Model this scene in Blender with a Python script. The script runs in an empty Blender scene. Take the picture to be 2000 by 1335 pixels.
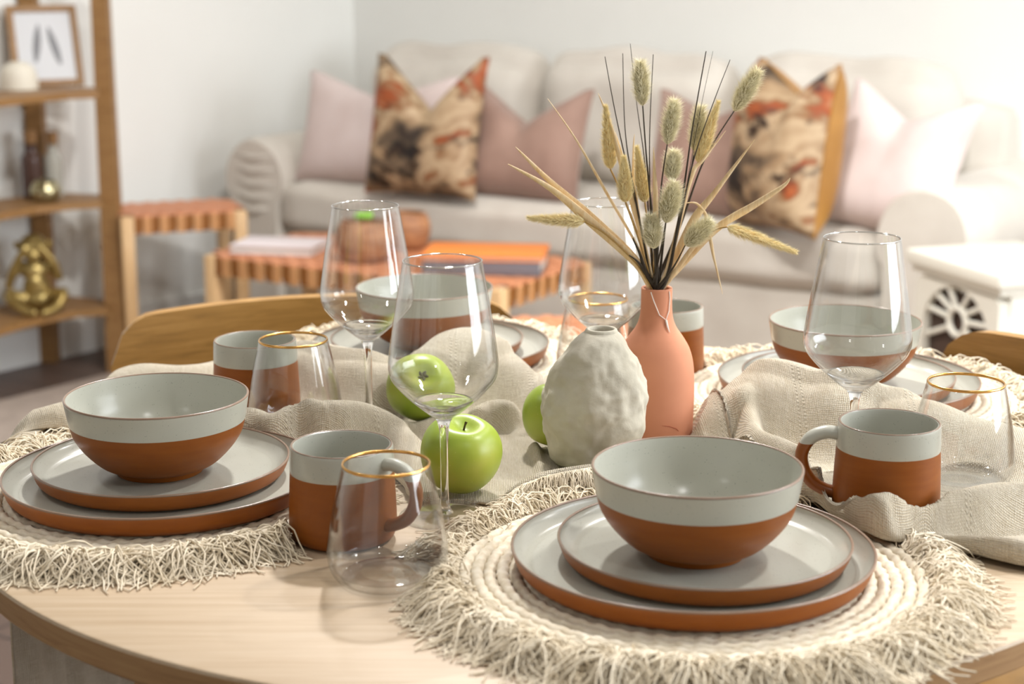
import bpy, math, random
import numpy as np
from mathutils import Vector, Matrix
PI = math.pi
rnd = random.Random(7)
SC = bpy.context.scene
COL = SC.collection

# ------------------------------------------------------------------ camera
CAM_H, PITCH, FPX = 1.19566, math.radians(12.9274), 3291.55
cam_d = bpy.data.cameras.new('camera')
cam = bpy.data.objects.new('camera', cam_d); COL.objects.link(cam)
cam.location = (0, 0, CAM_H); cam.rotation_euler = (PI/2 - PITCH, 0, 0)
cam_d.sensor_width = 36; cam_d.lens = FPX/2000*36
cam_d.clip_start = .05; cam_d.clip_end = 60
cam_d.dof.use_dof = True; cam_d.dof.focus_distance = 1.45; cam_d.dof.aperture_fstop = 5.8
SC.camera = cam
# ------------------------------------------------------------------ world + lights
W = bpy.data.worlds.new('world'); SC.world = W; W.use_nodes = True
W.node_tree.nodes['Background'].inputs[0].default_value = (.9, .95, 1, 1)
W.node_tree.nodes['Background'].inputs[1].default_value = .2
CX, CY = -.56, 6.06                    # back left corner of the room
RA = math.radians(-34.5)
LA = math.radians(52)
UB = (math.cos(RA), math.sin(RA)); NB = (math.cos(LA), math.sin(LA))
def RM(a, b, z=0.):                    # room coordinates: a along the back wall, b out from it
    return (CX + a*UB[0] - b*NB[0], CY + a*UB[1] - b*NB[1], z)
def area(name, loc, target, sx, sy, power, col, shape='RECTANGLE'):
    l = bpy.data.lights.new(name, 'AREA'); l.shape = shape; l.size = sx; l.size_y = sy
    l.energy = power; l.color = col
    o = bpy.data.objects.new(name, l); COL.objects.link(o); o.location = loc
    o.rotation_euler = (Vector(target) - Vector(loc)).to_track_quat('-Z', 'Y').to_euler()
    return o
area('window_daylight', RM(6.13, 1.75, 1.55), RM(0, 1.9, .9), 2.2, 1.4, 118, (.90, .95, 1))
area('front_fill', RM(3.6, 7.9, 1.3), RM(2.4, 0, 1.0), 3.0, 2.0, 9, (1, .98, .96))  # added fill behind the camera, unseen; the wall has no door
LAMPS = [(1.6, 1.8, 11), (3.4, 1.7, 20), (5.3, .7, 34), (2.55, 2.5, 57), (4.0, 2.7, 24), (2.3, 4.2, 6), (4.6, 4.4, 6), (3.3, 6.2, 4)]
for i, (a, b, e) in enumerate(LAMPS):
    area('downlight_bulb', RM(a, b, 2.385), RM(a, b, 0), .14, .14, e, (1, .975, .945), 'DISK')
SC.view_settings.view_transform = 'Standard'; SC.view_settings.look = 'None'
SC.view_settings.gamma = 1; SC.view_settings.use_curve_mapping = False
SC.view_settings.exposure = -0.14
SC.cycles.max_bounces = 12; SC.cycles.transmission_bounces = 10; SC.cycles.transparent_max_bounces = 24
SC.cycles.sample_clamp_indirect = 4; SC.cycles.caustics_reflective = False

# ------------------------------------------------------------------ pixel helpers (2000 x 1335)
cp, sp = math.cos(PITCH), math.sin(PITCH)
def rdir(px, py):
    u, w = (px-1000)/FPX, (py-667.5)/FPX
    return u, cp - w*sp, -sp - w*cp
def P(px, py, z):
    dx, dy, dz = rdir(px, py); t = (z-CAM_H)/dz
    return Vector((dx*t, dy*t, z))
def PV(px, py, y):
    dx, dy, dz = rdir(px, py); t = y/dy
    return Vector((dx*t, y, CAM_H + dz*t))
T = .74                                # table top height

# ------------------------------------------------------------------ materials
def C(h):
    h = h.lstrip('#'); v = [int(h[i:i+2], 16)/255 for i in (0, 2, 4)]
    return tuple((x/12.92 if x <= .04045 else ((x+.055)/1.055)**2.4) for x in v) + (1,)
def mat(name, col, rough=.6, **kw):
    m = bpy.data.materials.new(name); m.use_nodes = True
    b = m.node_tree.nodes['Principled BSDF']
    b.inputs['Base Color'].default_value = C(col); b.inputs['Roughness'].default_value = rough
    for k, v in kw.items(): b.inputs[k.replace('_', ' ')].default_value = v
    return m
def nd(m, t, **kw):
    n = m.node_tree.nodes.new(t)
    for k, v in kw.items():
        if hasattr(n, k): setattr(n, k, v)
        else: n.inputs[k.replace('_', ' ')].default_value = v
    return n
def lk(m, a, b): m.node_tree.links.new(a, b)
def bs(m): return m.node_tree.nodes['Principled BSDF']
def coords(m, scale=(1, 1, 1), kind='Object', rot=(0, 0, 0)):
    tc = nd(m, 'ShaderNodeTexCoord'); mp = nd(m, 'ShaderNodeMapping')
    mp.inputs['Scale'].default_value = scale; mp.inputs['Rotation'].default_value = rot
    lk(m, tc.outputs[kind], mp.inputs['Vector']); return mp.outputs[0]
def ramp(m, src, stops):
    r = nd(m, 'ShaderNodeValToRGB'); e = r.color_ramp.elements
    while len(e) < len(stops): e.new(.5)
    for k, (p, c) in enumerate(stops): e[k].position = p; e[k].color = C(c)
    lk(m, src, r.inputs[0]); return r.outputs[0]
def noise(m, vec, scale, detail=3, rough=.5, dist=0):
    n = nd(m, 'ShaderNodeTexNoise'); n.inputs['Scale'].default_value = scale
    n.inputs['Detail'].default_value = detail; n.inputs['Roughness'].default_value = rough
    n.inputs['Distortion'].default_value = dist
    lk(m, vec, n.inputs['Vector']); return n.outputs['Fac']
def bump(m, src, strength=.3, dist=.001):
    b = nd(m, 'ShaderNodeBump'); b.inputs['Strength'].default_value = strength; b.inputs['Distance'].default_value = dist
    lk(m, src, b.inputs['Height']); lk(m, b.outputs[0], bs(m).inputs['Normal'])
def noisy(name, c1, c2, scale, rough=.6, bstr=0, bdist=.001, detail=4, lo=.35, hi=.65, sc3=(1, 1, 1), **kw):
    m = mat(name, c1, rough, **kw); v = coords(m, sc3); n = noise(m, v, scale, detail)
    lk(m, ramp(m, n, [(lo, c1), (hi, c2)]), bs(m).inputs['Base Color'])
    if bstr: bump(m, n, bstr, bdist)
    return m
def wood(name, c1, c2, c3, axis=(1, 14, 14), scale=6, rough=.45, rot=(0, 0, 0), dist=1.2):
    m = mat(name, c1, rough); v = coords(m, axis, rot=rot)
    n = noise(m, v, scale, 5, .6, dist)
    lk(m, ramp(m, n, [(.3, c1), (.5, c2), (.7, c3)]), bs(m).inputs['Base Color'])
    bump(m, n, .06, .001); return m

def glaze_mat(name, col, speck):
    m = mat(name, col, .22); v = coords(m)
    vo = nd(m, 'ShaderNodeTexVoronoi'); vo.inputs['Scale'].default_value = 520; lk(m, v, vo.inputs['Vector'])
    n2 = noise(m, v, 260, 1)
    mt = nd(m, 'ShaderNodeMath', operation='LESS_THAN'); lk(m, vo.outputs['Distance'], mt.inputs[0]); mt.inputs[1].default_value = .2
    m2 = nd(m, 'ShaderNodeMath', operation='GREATER_THAN'); lk(m, n2, m2.inputs[0]); m2.inputs[1].default_value = .58
    m3 = nd(m, 'ShaderNodeMath', operation='MULTIPLY'); lk(m, mt.outputs[0], m3.inputs[0]); lk(m, m2.outputs[0], m3.inputs[1])
    mx = nd(m, 'ShaderNodeMix', data_type='RGBA'); lk(m, m3.outputs[0], mx.inputs[0])
    mx.inputs[6].default_value = C(col); mx.inputs[7].default_value = C(speck)
    lk(m, mx.outputs[2], bs(m).inputs['Base Color']); return m
M = {}
M['terra'] = noisy('terracotta', '874810', '8f4f15', 30, .45, .1, .0006, sc3=(1, 1, 6), Specular_IOR_Level=.3)
M['glaze'] = glaze_mat('speckled_glaze', 'b3b3a8', '94968c')
M['rimbrown'] = mat('bare_brown_rim', '87705f', .25)
M['mug_handle'] = mat('dipped_handle', '874810', .35)
def dipped(m, z):
    v = coords(m); s = nd(m, 'ShaderNodeSeparateXYZ'); lk(m, v, s.inputs[0])
    g = nd(m, 'ShaderNodeMath', operation='GREATER_THAN'); lk(m, s.outputs[2], g.inputs[0]); g.inputs[1].default_value = z
    mx = nd(m, 'ShaderNodeMix', data_type='RGBA'); lk(m, g.outputs[0], mx.inputs[0])
    mx.inputs[6].default_value = C('874810'); mx.inputs[7].default_value = C('b3b3a8')
    lk(m, mx.outputs[2], bs(m).inputs['Base Color'])
dipped(M['mug_handle'], .0575)
# clear thin walled glass: Fresnel mix of straight transmission and mirror reflection
def thin_glass(name, base, pwr):
    m = bpy.data.materials.new(name); m.use_nodes = True; nt = m.node_tree; nt.nodes.clear()
    out = nt.nodes.new('ShaderNodeOutputMaterial'); mx = nt.nodes.new('ShaderNodeMixShader')
    tr = nt.nodes.new('ShaderNodeBsdfTransparent'); tr.inputs[0].default_value = (.985, .988, .988, 1)
    gl = nt.nodes.new('ShaderNodeBsdfGlossy'); gl.inputs['Roughness'].default_value = .015
    lw = nt.nodes.new('ShaderNodeLayerWeight'); pw = nt.nodes.new('ShaderNodeMath'); pw.operation = 'POWER'; pw.inputs[1].default_value = pwr
    ma = nt.nodes.new('ShaderNodeMath'); ma.operation = 'MULTIPLY_ADD'; ma.inputs[1].default_value = .8; ma.inputs[2].default_value = base
    lw.inputs[0].default_value = .5
    nt.links.new(lw.outputs['Facing'], pw.inputs[0]); nt.links.new(pw.outputs[0], ma.inputs[0]); nt.links.new(ma.outputs[0], mx.inputs[0]); nt.links.new(tr.outputs[0], mx.inputs[1]); nt.links.new(gl.outputs[0], mx.inputs[2])
    nt.links.new(mx.outputs[0], out.inputs[0]); return m
M['glass'] = thin_glass('thin_clear_glass', .04, 2.8); M['glassrim'] = thin_glass('polished_glass_lip', .42, 2); M['glassfoot'] = thin_glass('thick_clear_glass', .05, 3.6)
M['solidglass'] = mat('solid_clear_glass', 'ffffff', 0.0, IOR=1.45, Transmission_Weight=1.0)
M['gold'] = mat('gold_rim', 'd9a860', .22, Metallic=1.0)
M['white_clay'] = noisy('rough_white_clay', 'cfcabb', 'b4ac99', 22, .85, .9, .004, detail=7, lo=.3, hi=.75)
M['coral'] = noisy('coral_clay', 'd3906f', 'cc8868', 18, .8, .12, .0008)
M['stain'] = mat('clay_scuff', 'a85a43', .9)
M['thread'] = mat('white_thread', 'f3ece6', .7)
M['vasehole'] = mat('vase_inside', '6b5548', .9)
# apple
m = M['apple'] = mat('green_apple_skin', 'a9bd34', .36); v = coords(m)
n1 = noise(m, v, 14, 3); col1 = ramp(m, n1, [(.3, '86a32a'), (.55, '9fb03a'), (.75, 'b6b750')])
vo = nd(m, 'ShaderNodeTexVoronoi'); vo.inputs['Scale'].default_value = 190; lk(m, v, vo.inputs['Vector'])
lt = nd(m, 'ShaderNodeMath', operation='LESS_THAN'); lk(m, vo.outputs['Distance'], lt.inputs[0]); lt.inputs[1].default_value = .08
mx = nd(m, 'ShaderNodeMix', data_type='RGBA'); lk(m, lt.outputs[0], mx.inputs[0]); lk(m, col1, mx.inputs[6]); mx.inputs[7].default_value = C('b4bb5c')
lk(m, mx.outputs[2], bs(m).inputs['Base Color'])
M['calyx'] = mat('apple_calyx', '5c5a34', .9)
M['applestem'] = mat('apple_stalk', '4a3c1c', .8)
# table top : planks of pale ash veneer
m = M['tabletop'] = mat('pale_ash_top', 'd8c0a0', .5)
v = coords(m, (1, 1, 1), rot=(0, 0, math.radians(-24))); s = nd(m, 'ShaderNodeSeparateXYZ'); lk(m, v, s.inputs[0])
mul = nd(m, 'ShaderNodeMath', operation='MULTIPLY'); lk(m, s.outputs[1], mul.inputs[0]); mul.inputs[1].default_value = 7.5
fl = nd(m, 'ShaderNodeMath', operation='FLOOR'); lk(m, mul.outputs[0], fl.inputs[0])
wn = nd(m, 'ShaderNodeTexWhiteNoise', noise_dimensions='1D'); lk(m, fl.outputs[0], wn.inputs['W'])
v2 = coords(m, (1.2, 26, 26), rot=(0, 0, math.radians(-24))); g = noise(m, v2, 5, 6, .62, .6)
cA = ramp(m, g, [(.32, 'cdb799'), (.55, 'd9c6ab'), (.75, 'e0d0b8')])
mx = nd(m, 'ShaderNodeMix', data_type='RGBA', blend_type='MULTIPLY'); lk(m, cA, mx.inputs[6])
lk(m, ramp(m, wn.outputs[0], [(0, 'ddd6cf'), (1, 'ffffff')]), mx.inputs[7]); mx.inputs[0].default_value = 1
lk(m, mx.outputs[2], bs(m).inputs['Base Color']); bump(m, g, .05, .0006)
M['tableedge'] = wood('ash_edge', 'a07a52', 'b08a60', 'b99468', (2, 2, 30), 6, .5)
M['oak'] = wood('warm_oak', '86622c', '9a7236', 'a67e42', (2, 2, 24), 5, .45)
M['oakleg'] = wood('oak_leg', 'a8763e', 'b98a52', 'c29760', (20, 20, 2), 5, .5)
M['palewood'] = wood('pale_birch', 'cfa877', 'd8b384', 'dfbe92', (20, 20, 2), 5, .5)
M['shelfwood'] = wood('shelf_walnut', '7d5a32', '8e683c', '9a7648', (3, 3, 20), 5, .5)
M['leather'] = noisy('tan_leather', 'c8845c', 'cf8d66', 30, .5, .1)
M['leather_side_lit'] = noisy('tan_leather_side_lit', 'c08a58', 'c6905e', 30, .5, .1)  # sides of the proud straps, lit tone put into the colour
M['leather_side_shaded'] = noisy('tan_leather_side_shaded', '875014', '90581a', 30, .5, .1)  # sides of the recessed straps, shade put into the colour
# cloths
def weave(name, c1, c2, scale, bstr, bdist, rough=.95, sheen=.2, seam=.115):
    m = mat(name, c1, rough); bs(m).inputs['Sheen Weight'].default_value = sheen
    v = coords(m, (1, 1, 1), 'UV')
    def M2(op, a, b=None, c=None):
        n = nd(m, 'ShaderNodeMath', operation=op)
        for k, q in enumerate((a, b, c)):
            if q is None: continue
            if isinstance(q, (int, float)): n.inputs[k].default_value = q
            else: lk(m, q, n.inputs[k])
        return n.outputs[0]
    wa = nd(m, 'ShaderNodeTexWave', wave_type='BANDS', bands_direction='X'); wb = nd(m, 'ShaderNodeTexWave', wave_type='BANDS', bands_direction='Y')
    for w_ in (wa, wb):
        w_.inputs['Scale'].default_value = scale; w_.inputs['Distortion'].default_value = 1.6
        w_.inputs['Detail'].default_value = 2; w_.inputs['Detail Scale'].default_value = 2.0; lk(m, v, w_.inputs['Vector'])
    mu = M2('MULTIPLY', wa.outputs['Fac'], wb.outputs['Fac'])
    n = noise(m, v, 30, 4)
    va = coords(m, (60, 900, 1), 'UV'); vb = coords(m, (900, 60, 1), 'UV')
    sl = M2('ADD', noise(m, va, 1, 2), noise(m, vb, 1, 2))         # slubs along both thread directions
    h = M2('MULTIPLY_ADD', n, .35, M2('MULTIPLY_ADD', sl, .45, mu))
    sx = nd(m, 'ShaderNodeSeparateXYZ'); lk(m, v, sx.inputs[0])
    fr = M2('PINGPONG', sx.outputs[0], seam/2)
    s1 = M2('COMPARE', fr, .0030, .0012); bead = M2('MULTIPLY', s1, M2('ADD', M2('SINE', M2('MULTIPLY', sx.outputs[1], 1500.)), 1.6))
    h2 = M2('MULTIPLY_ADD', bead, .55, h)
    lk(m, ramp(m, h, [(.42, c2), (1.0, c1)]), bs(m).inputs['Base Color'])
    bump(m, h2, bstr, bdist); return m
M['linen'] = weave('natural_linen', 'ebe2d0', 'a8936c', 175, .9, .0016)
M['linen_shadow'] = weave('natural_linen_shaded', 'b5a88a', '857553', 175, .6, .0012)  # unused darker copy of the linen, shade put into its colour
M['rope'] = noisy('cotton_rope', 'e8dfcd', 'd6c9b1', 140, .95, .4, .0008)
M['fringe'] = noisy('cotton_fringe', 'f0e5d0', 'e0d2b8', 25, .95)
M['sofa'] = noisy('sofa_slipcover', 'd0cac0', 'c8c1b7', 9, .95, .25, .004, detail=5, Sheen_Weight=.2)
M['blush'] = noisy('blush_cotton', 'd9cbc8', 'd2c2be', 9, .95, .2, .003)
M['mauve'] = noisy('mauve_velvet', 'a08274', '8c6f62', 8, .7, .2, .003, Sheen_Weight=.4)
M['goldsatin'] = noisy('gold_satin', '97692a', 'a87938', 9, .38, .3, .004)
m = M['floral'] = mat('rust_floral_jacquard', 'b89878', .6); v = coords(m, (1, 1, 1.5))
n1 = noise(m, v, 5.0, 3, .55, .5); n2 = noise(m, v, 7, 4, .6, .3)
cA = ramp(m, n1, [(.33, '33261c'), (.40, '6d5a45'), (.45, '9c8060'), (.52, 'b8a080'), (.56, '8a6846'), (.59, '8c421a'), (.64, 'a25222'), (.70, 'b0926e')])
cB = ramp(m, n2, [(.38, '4d3a29'), (.46, 'ffffff')])
mx = nd(m, 'ShaderNodeMix', data_type='RGBA', blend_type='MULTIPLY'); mx.inputs[0].default_value = 1; lk(m, cA, mx.inputs[6]); lk(m, cB, mx.inputs[7])
lk(m, mx.outputs[2], bs(m).inputs['Base Color'])
M['wall'] = noisy('white_wall_paint', 'eaeae6', 'e7e7e3', 3, .9)
M['ceiling'] = mat('white_ceiling', 'eeeeea', .9)
M['trim'] = mat('white_trim', 'e6e6e3', .5)
m = M['floor'] = mat('dark_wood_floor', '57463e', .45)
v = coords(m, (1, 1, 1), rot=(0, 0, -RA)); br = nd(m, 'ShaderNodeTexBrick'); lk(m, v, br.inputs['Vector'])
br.inputs['Scale'].default_value = 1; br.inputs['Brick Width'].default_value = 1.2; br.inputs['Row Height'].default_value = .14; br.inputs['Mortar Size'].default_value = .004
br.inputs['Color1'].default_value = C('5c4a41'); br.inputs['Color2'].default_value = C('52423a'); br.inputs['Mortar'].default_value = C('2c231f')
lk(m, br.outputs[0], bs(m).inputs['Base Color'])
M['rug'] = noisy('beige_rug', 'b0a196', 'a3958a', 20, .98, .3, .004)
M['stove'] = mat('ivory_enamel', 'e3e0d4', .35)
M['dark'] = mat('dark_opening', '2a2622', .4)
M['ember'] = noisy('brown_firebrick', '3a2a22', '4a352a', 12, .6)
M['brass'] = noisy('antique_gold', 'b09a62', '9a834c', 12, .34, Metallic=.7)
M['paper'] = mat('white_paper', 'e9e9ec', .8)
M['feather'] = mat('grey_feather_print', '8e8e92', .9)
M['candle'] = mat('ivory_wax', 'ddd7c8', .6)
M['cork'] = noisy('cork', 'a07a52', '8a663f', 60, .9)
M['amber'] = mat('brown_bottle', '4a332b', .25)
M['bottle'] = mat('milky_bottle', 'cfcdc2', .15, Transmission_Weight=.4)
M['mercury'] = noisy('silvered_glass', 'c9c2a0', '8f8560', 40, .18, Metallic=.8)
M['bookpink'] = mat('pale_book_cover', 'e0d6d8', .6)
M['bookorange'] = mat('orange_book_cover', 'e8873c', .55)
M['bookgrey'] = mat('grey_book_cover', '6e6a70', .6)
M['pages'] = mat('book_pages', 'd9d4cc', .9)
M['potwood'] = noisy('carved_wood', 'b5835a', '8a5c3e', 14, .6, .3, .003, sc3=(1, 1, 4))
M['leafgreen'] = mat('fresh_leaf', '86bf3e', .5)
M['soil'] = mat('dark_soil', '4a382a', .95)
M['bunny'] = noisy('bunny_tail_fluff', 'a2966c', 'b8ac84', 60, .95)
M['bunnyfur'] = mat('bunny_tail_hair', 'efe8cc', .9)
M['fox'] = noisy('foxtail_gold', 'cda660', 'e2c488', 160, .9, lo=.42, hi=.58)
M['foxfur'] = mat('foxtail_hair', 'f3e3b2', .9)
M['straw'] = wood('dry_straw_leaf', 'e0bc8a', 'ebcfa2', 'f1dcb8', (14, 14, 2), 20, .7)
M['darkstem'] = mat('black_brown_stem', '33291c', .7)
M['palestem'] = mat('dry_pale_stem', 'b08e55', .8)

# ------------------------------------------------------------------ mesh helpers
def mesh_obj(name, V, F, m=None, parent=None, smooth=True, sharp=40, uv=None, loc=None):
    me = bpy.data.meshes.new(name)
    me.from_pydata([tuple(map(float, v)) for v in V], [], [tuple(map(int, f)) for f in F])
    if m is not None: me.materials.append(m)
    if smooth:
        me.shade_smooth()
        if sharp and len(F) < 200000: me.set_sharp_from_angle(angle=math.radians(sharp))
    if uv is not None:
        ul = me.uv_layers.new(name='UVMap'); li = np.empty(len(me.loops), dtype=np.int32)
        me.loops.foreach_get('vertex_index', li); ul.data.foreach_set('uv', np.asarray(uv, dtype=np.float32)[li].ravel())
    me.update()
    o = bpy.data.objects.new(name, me); COL.objects.link(o)
    if parent is not None: o.parent = parent
    if loc is not None: o.location = loc
    return o
def thing(name, label, cat, loc=(0, 0, 0), rz=0., group=None, rot=None):
    o = bpy.data.objects.new(name, None); COL.objects.link(o); o.empty_display_size = .02
    o.location = loc; o.rotation_euler = rot if rot else (0, 0, rz)
    o['label'] = label; o['category'] = cat
    if group: o['group'] = group
    return o
def tag(o, label, cat, group=None, kind=None):
    o['label'] = label; o['category'] = cat
    if group: o['group'] = group
    if kind: o['kind'] = kind
    return o
def copy_tree(o, loc, label, rz=None, parent=None):
    c = o.copy(); COL.objects.link(c); c.location = loc
    if rz is not None: c.rotation_euler = (0, 0, rz)
    c['label'] = label
    for ch in [x for x in bpy.data.objects if x.parent == o]:
        d = ch.copy(); COL.objects.link(d); d.parent = c
        for g in [x for x in bpy.data.objects if x.parent == ch]:
            e = g.copy(); COL.objects.link(e); e.parent = d
    return c
class MB:
    def __init__(s): s.V = []; s.F = []
    def add(s, V, F):
        k = len(s.V); s.V += [tuple(v) for v in V]; s.F += [tuple(i+k for i in f) for f in F]; return s
    def build(s, name, m=None, parent=None, **kw): return mesh_obj(name, s.V, s.F, m, parent, **kw)
def lathe(prof, n=64):
    V = []; F = []; rings = []
    for r, z in prof:
        if abs(r) < 1e-7: rings.append([len(V)]); V.append((0, 0, z))
        else:
            rings.append(list(range(len(V), len(V)+n)))
            V += [(r*math.cos(2*PI*i/n), r*math.sin(2*PI*i/n), z) for i in range(n)]
    for a, b in zip(rings[:-1], rings[1:]):
        for i in range(n):
            j = (i+1) % n
            if len(a) == 1 and len(b) == 1: continue
            if len(a) == 1: F.append((a[0], b[j], b[i]))
            elif len(b) == 1: F.append((a[i], a[j], b[0]))
            else: F.append((a[i], a[j], b[j], b[i]))
    return V, F
def smooth_prof(pts, n=8):
    pts = [np.array(p, float) for p in pts]; out = []
    for i in range(len(pts)-1):
        p0 = pts[max(i-1, 0)]; p1 = pts[i]; p2 = pts[i+1]; p3 = pts[min(i+2, len(pts)-1)]
        for k in range(n):
            t = k/n
            out.append(tuple(.5*((2*p1) + (-p0+p2)*t + (2*p0-5*p1+4*p2-p3)*t*t + (-p0+3*p1-3*p2+p3)*t**3)))
    out.append(tuple(pts[-1])); return out
def tube(pts, rad, n=8, closed=False, cap=True, flat=None):
    pts = [Vector(p) for p in pts]; N = len(pts)
    if not hasattr(rad, '__len__'): rad = [rad]*N
    V = []; F = []; up = Vector((.13, .27, .95)).normalized(); prevn = None
    for i, p in enumerate(pts):
        a = pts[(i-1) % N] if (closed or i > 0) else p; b = pts[(i+1) % N] if (closed or i < N-1) else p
        t = (b-a).normalized() if (b-a).length > 1e-9 else Vector((0, 0, 1))
        if prevn is None:
            nn = t.cross(up)
            if nn.length < .05: nn = t.cross(Vector((1, 0, 0)))
        else: nn = prevn - t*prevn.dot(t)
        nn.normalize(); bb = t.cross(nn); prevn = nn
        for k in range(n):
            th = 2*PI*k/n; V.append(p + nn*math.cos(th)*rad[i] + bb*math.sin(th)*rad[i]*(flat or 1))
    for i in range(N if closed else N-1):
        for k in range(n):
            a = i*n+k; b = i*n+(k+1) % n; c = ((i+1) % N)*n+(k+1) % n; d = ((i+1) % N)*n+k
            F.append((a, b, c, d))
    if cap and not closed:
        F.append(tuple(reversed(range(n)))); F.append(tuple(range((N-1)*n, N*n)))
    return V, F
def box(x0, x1, y0, y1, z0, z1, r=.0):
    """box with chamfered edges"""
    if r <= 0:
        V = [(x, y, z) for z in (z0, z1) for y in (y0, y1) for x in (x0, x1)]
        return V, [(0, 2, 3, 1), (4, 5, 7, 6), (0, 1, 5, 4), (2, 6, 7, 3), (0, 4, 6, 2), (1, 3, 7, 5)]
    def ring(z, d, rr):
        o = []
        for cx, cy, a0 in ((x1-d-rr, y1-d-rr, 0), (x0+d+rr, y1-d-rr, 90), (x0+d+rr, y0+d+rr, 180), (x1-d-rr, y0+d+rr, 270)):
            for k in range(4):
                a = math.radians(a0+30*k); o.append((cx+rr*math.cos(a), cy+rr*math.sin(a), z))
        return o
    V = ring(z0, r*.7, r*.3+1e-5) + ring(z0+r*.3, r*.2, r*.8) + ring(z0+r, 0, r) + ring(z1-r, 0, r) + ring(z1-r*.3, r*.2, r*.8) + ring(z1, r*.7, r*.3+1e-5)
    F = []
    for k in range(5):
        for i in range(16): F.append((k*16+i, k*16+(i+1) % 16, (k+1)*16+(i+1) % 16, (k+1)*16+i))
    F.append(tuple(reversed(range(16)))); F.append(tuple(range(80, 96)))
    return V, F
def xform(VF, loc=(0, 0, 0), rz=0, mtx=None):
    mm = mtx if mtx is not None else Matrix.Translation(loc) @ Matrix.Rotation(rz, 4, 'Z')
    return [tuple(mm @ Vector(v)) for v in VF[0]], VF[1]
def ellipsoid(c, r, n=16, k=10):
    V, F = lathe([(max(0, math.sin(PI*i/k)) if 0 < i < k else 0, -math.cos(PI*i/k)) for i in range(k+1)], n)
    return [(c[0]+v[0]*r[0], c[1]+v[1]*r[1], c[2]+v[2]*r[2]) for v in V], F
def struct(name, V, F, m, parent=None, **kw):
    o = mesh_obj(name, V, F, m, parent, **kw)
    if parent is None: o['kind'] = 'structure'
    return o

# ------------------------------------------------------------------ room shell
LW, LD, HC = 6.2, 8.0, 2.4
def rbox(a0, a1, b0, b1, z0, z1): 
    V = [RM(a, b, z) for z in (z0, z1) for b in (b0, b1) for a in (a0, a1)]
    return V, [(0, 1, 3, 2), (4, 6, 7, 5), (0, 4, 5, 1), (2, 3, 7, 6), (0, 2, 6, 4), (1, 5, 7, 3)]
struct('floor', *rbox(-.1, LW+.1, -.1, LD+.1, -.05, 0), M['floor'], smooth=False)
struct('ceiling', *rbox(-.1, LW+.1, -.1, LD+.1, HC, HC+.05), M['ceiling'], smooth=False)
struct('wall_back', *rbox(-.1, LW+.1, -.1, 0, 0, HC), M['wall'], smooth=False)
struct('wall_left', *rbox(-.1, 0, 0, LD, 0, HC), M['wall'], smooth=False)
mb = MB()
for q in ((LW, LW+.1, 0, .6, 0, HC), (LW, LW+.1, 2.9, LD, 0, HC), (LW, LW+.1, .6, 2.9, 0, .8), (LW, LW+.1, .6, 2.9, 2.3, HC)): mb.add(*rbox(*q))
o = mb.build('wall_right', M['wall'], smooth=False); o['kind'] = 'structure'
struct('wall_front', *rbox(-.1, LW+.1, LD, LD+.1, 0, HC), M['wall'], smooth=False)
struct('baseboard_back', *rbox(.02, LW, 0, .018, 0, .11), M['trim'], smooth=False)
struct('baseboard_left', *rbox(0, .018, .0, LD, 0, .11), M['trim'], smooth=False)
mb = MB()
for q in ((LW+.02, LW+.07, .6, .66, .8, 2.3), (LW+.02, LW+.07, 2.84, 2.9, .8, 2.3), (LW+.02, LW+.07, 1.72, 1.78, .8, 2.3), (LW+.02, LW+.07, .6, 2.9, .8, .86), (LW+.02, LW+.07, .6, 2.9, 2.24, 2.3)): mb.add(*rbox(*q))
o = mb.build('window_1', M['trim'], smooth=False); o['kind'] = 'structure'
# ------------------------------------------------------------------ rug
V, F = box(-1.35, 1.15, -1.5, 1.55, .0005, .006, .002)
o = mesh_obj('rug', V, F, M['rug']); o.location = (.0, 3.35, 0); o.rotation_euler = (0, 0, math.radians(54))
# align the rug so that its far left edge follows the photograph
eA, eB = P(0, 777, .012), P(190, 730, .012); d = (eB-eA); ang = math.atan2(d.y, d.x)
nrm = Vector((math.sin(ang), -math.cos(ang), 0)); mid = eA + nrm*1.55
o.rotation_euler = (0, 0, ang); o.location = (mid.x + .5*math.cos(ang), mid.y + .5*math.sin(ang), 0)
tag(o, 'large flat beige rug under the table and benches', 'rug')

# ------------------------------------------------------------------ table
TC = Vector((.032, 1.487, 0)); TR = .517
t = thing('dining_table', 'round pale ash dining table laid for four', 'table', (TC.x, TC.y, 0))
TH = .026
V, F = lathe([(0, T), (.2, T), (.4, T), (TR-.003, T), (TR-.001, T-.0008), (TR, T-.003)], 160); mesh_obj('tabletop', V, F, M['tabletop'], t)
V, F = lathe([(TR, T-.003), (TR-.001, T-TH+.004), (TR-.006, T-TH), (0, T-TH)], 160); mesh_obj('table_edge', V, F, M['tableedge'], t)
for sx in (-1, 1):
    for sy in (-1, 1):
        V, F = tube([(sx*.29, sy*.29, T-TH), (sx*.305, sy*.305, .36), (sx*.32, sy*.32, 0)], [.028, .024, .016], 16); mesh_obj('leg', V, F, M['oakleg'], t)
for sx in (-1, 1):
    V, F = box(-.28, .28, sx*.28-.011, sx*.28+.011, T-TH-.055, T-TH, .004); mesh_obj('apron', V, F, M['oakleg'], t)
    V, F = box(sx*.28-.011, sx*.28+.011, -.28, .28, T-TH-.055, T-TH, .004); mesh_obj('apron', V, F, M['oakleg'], t)

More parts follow.
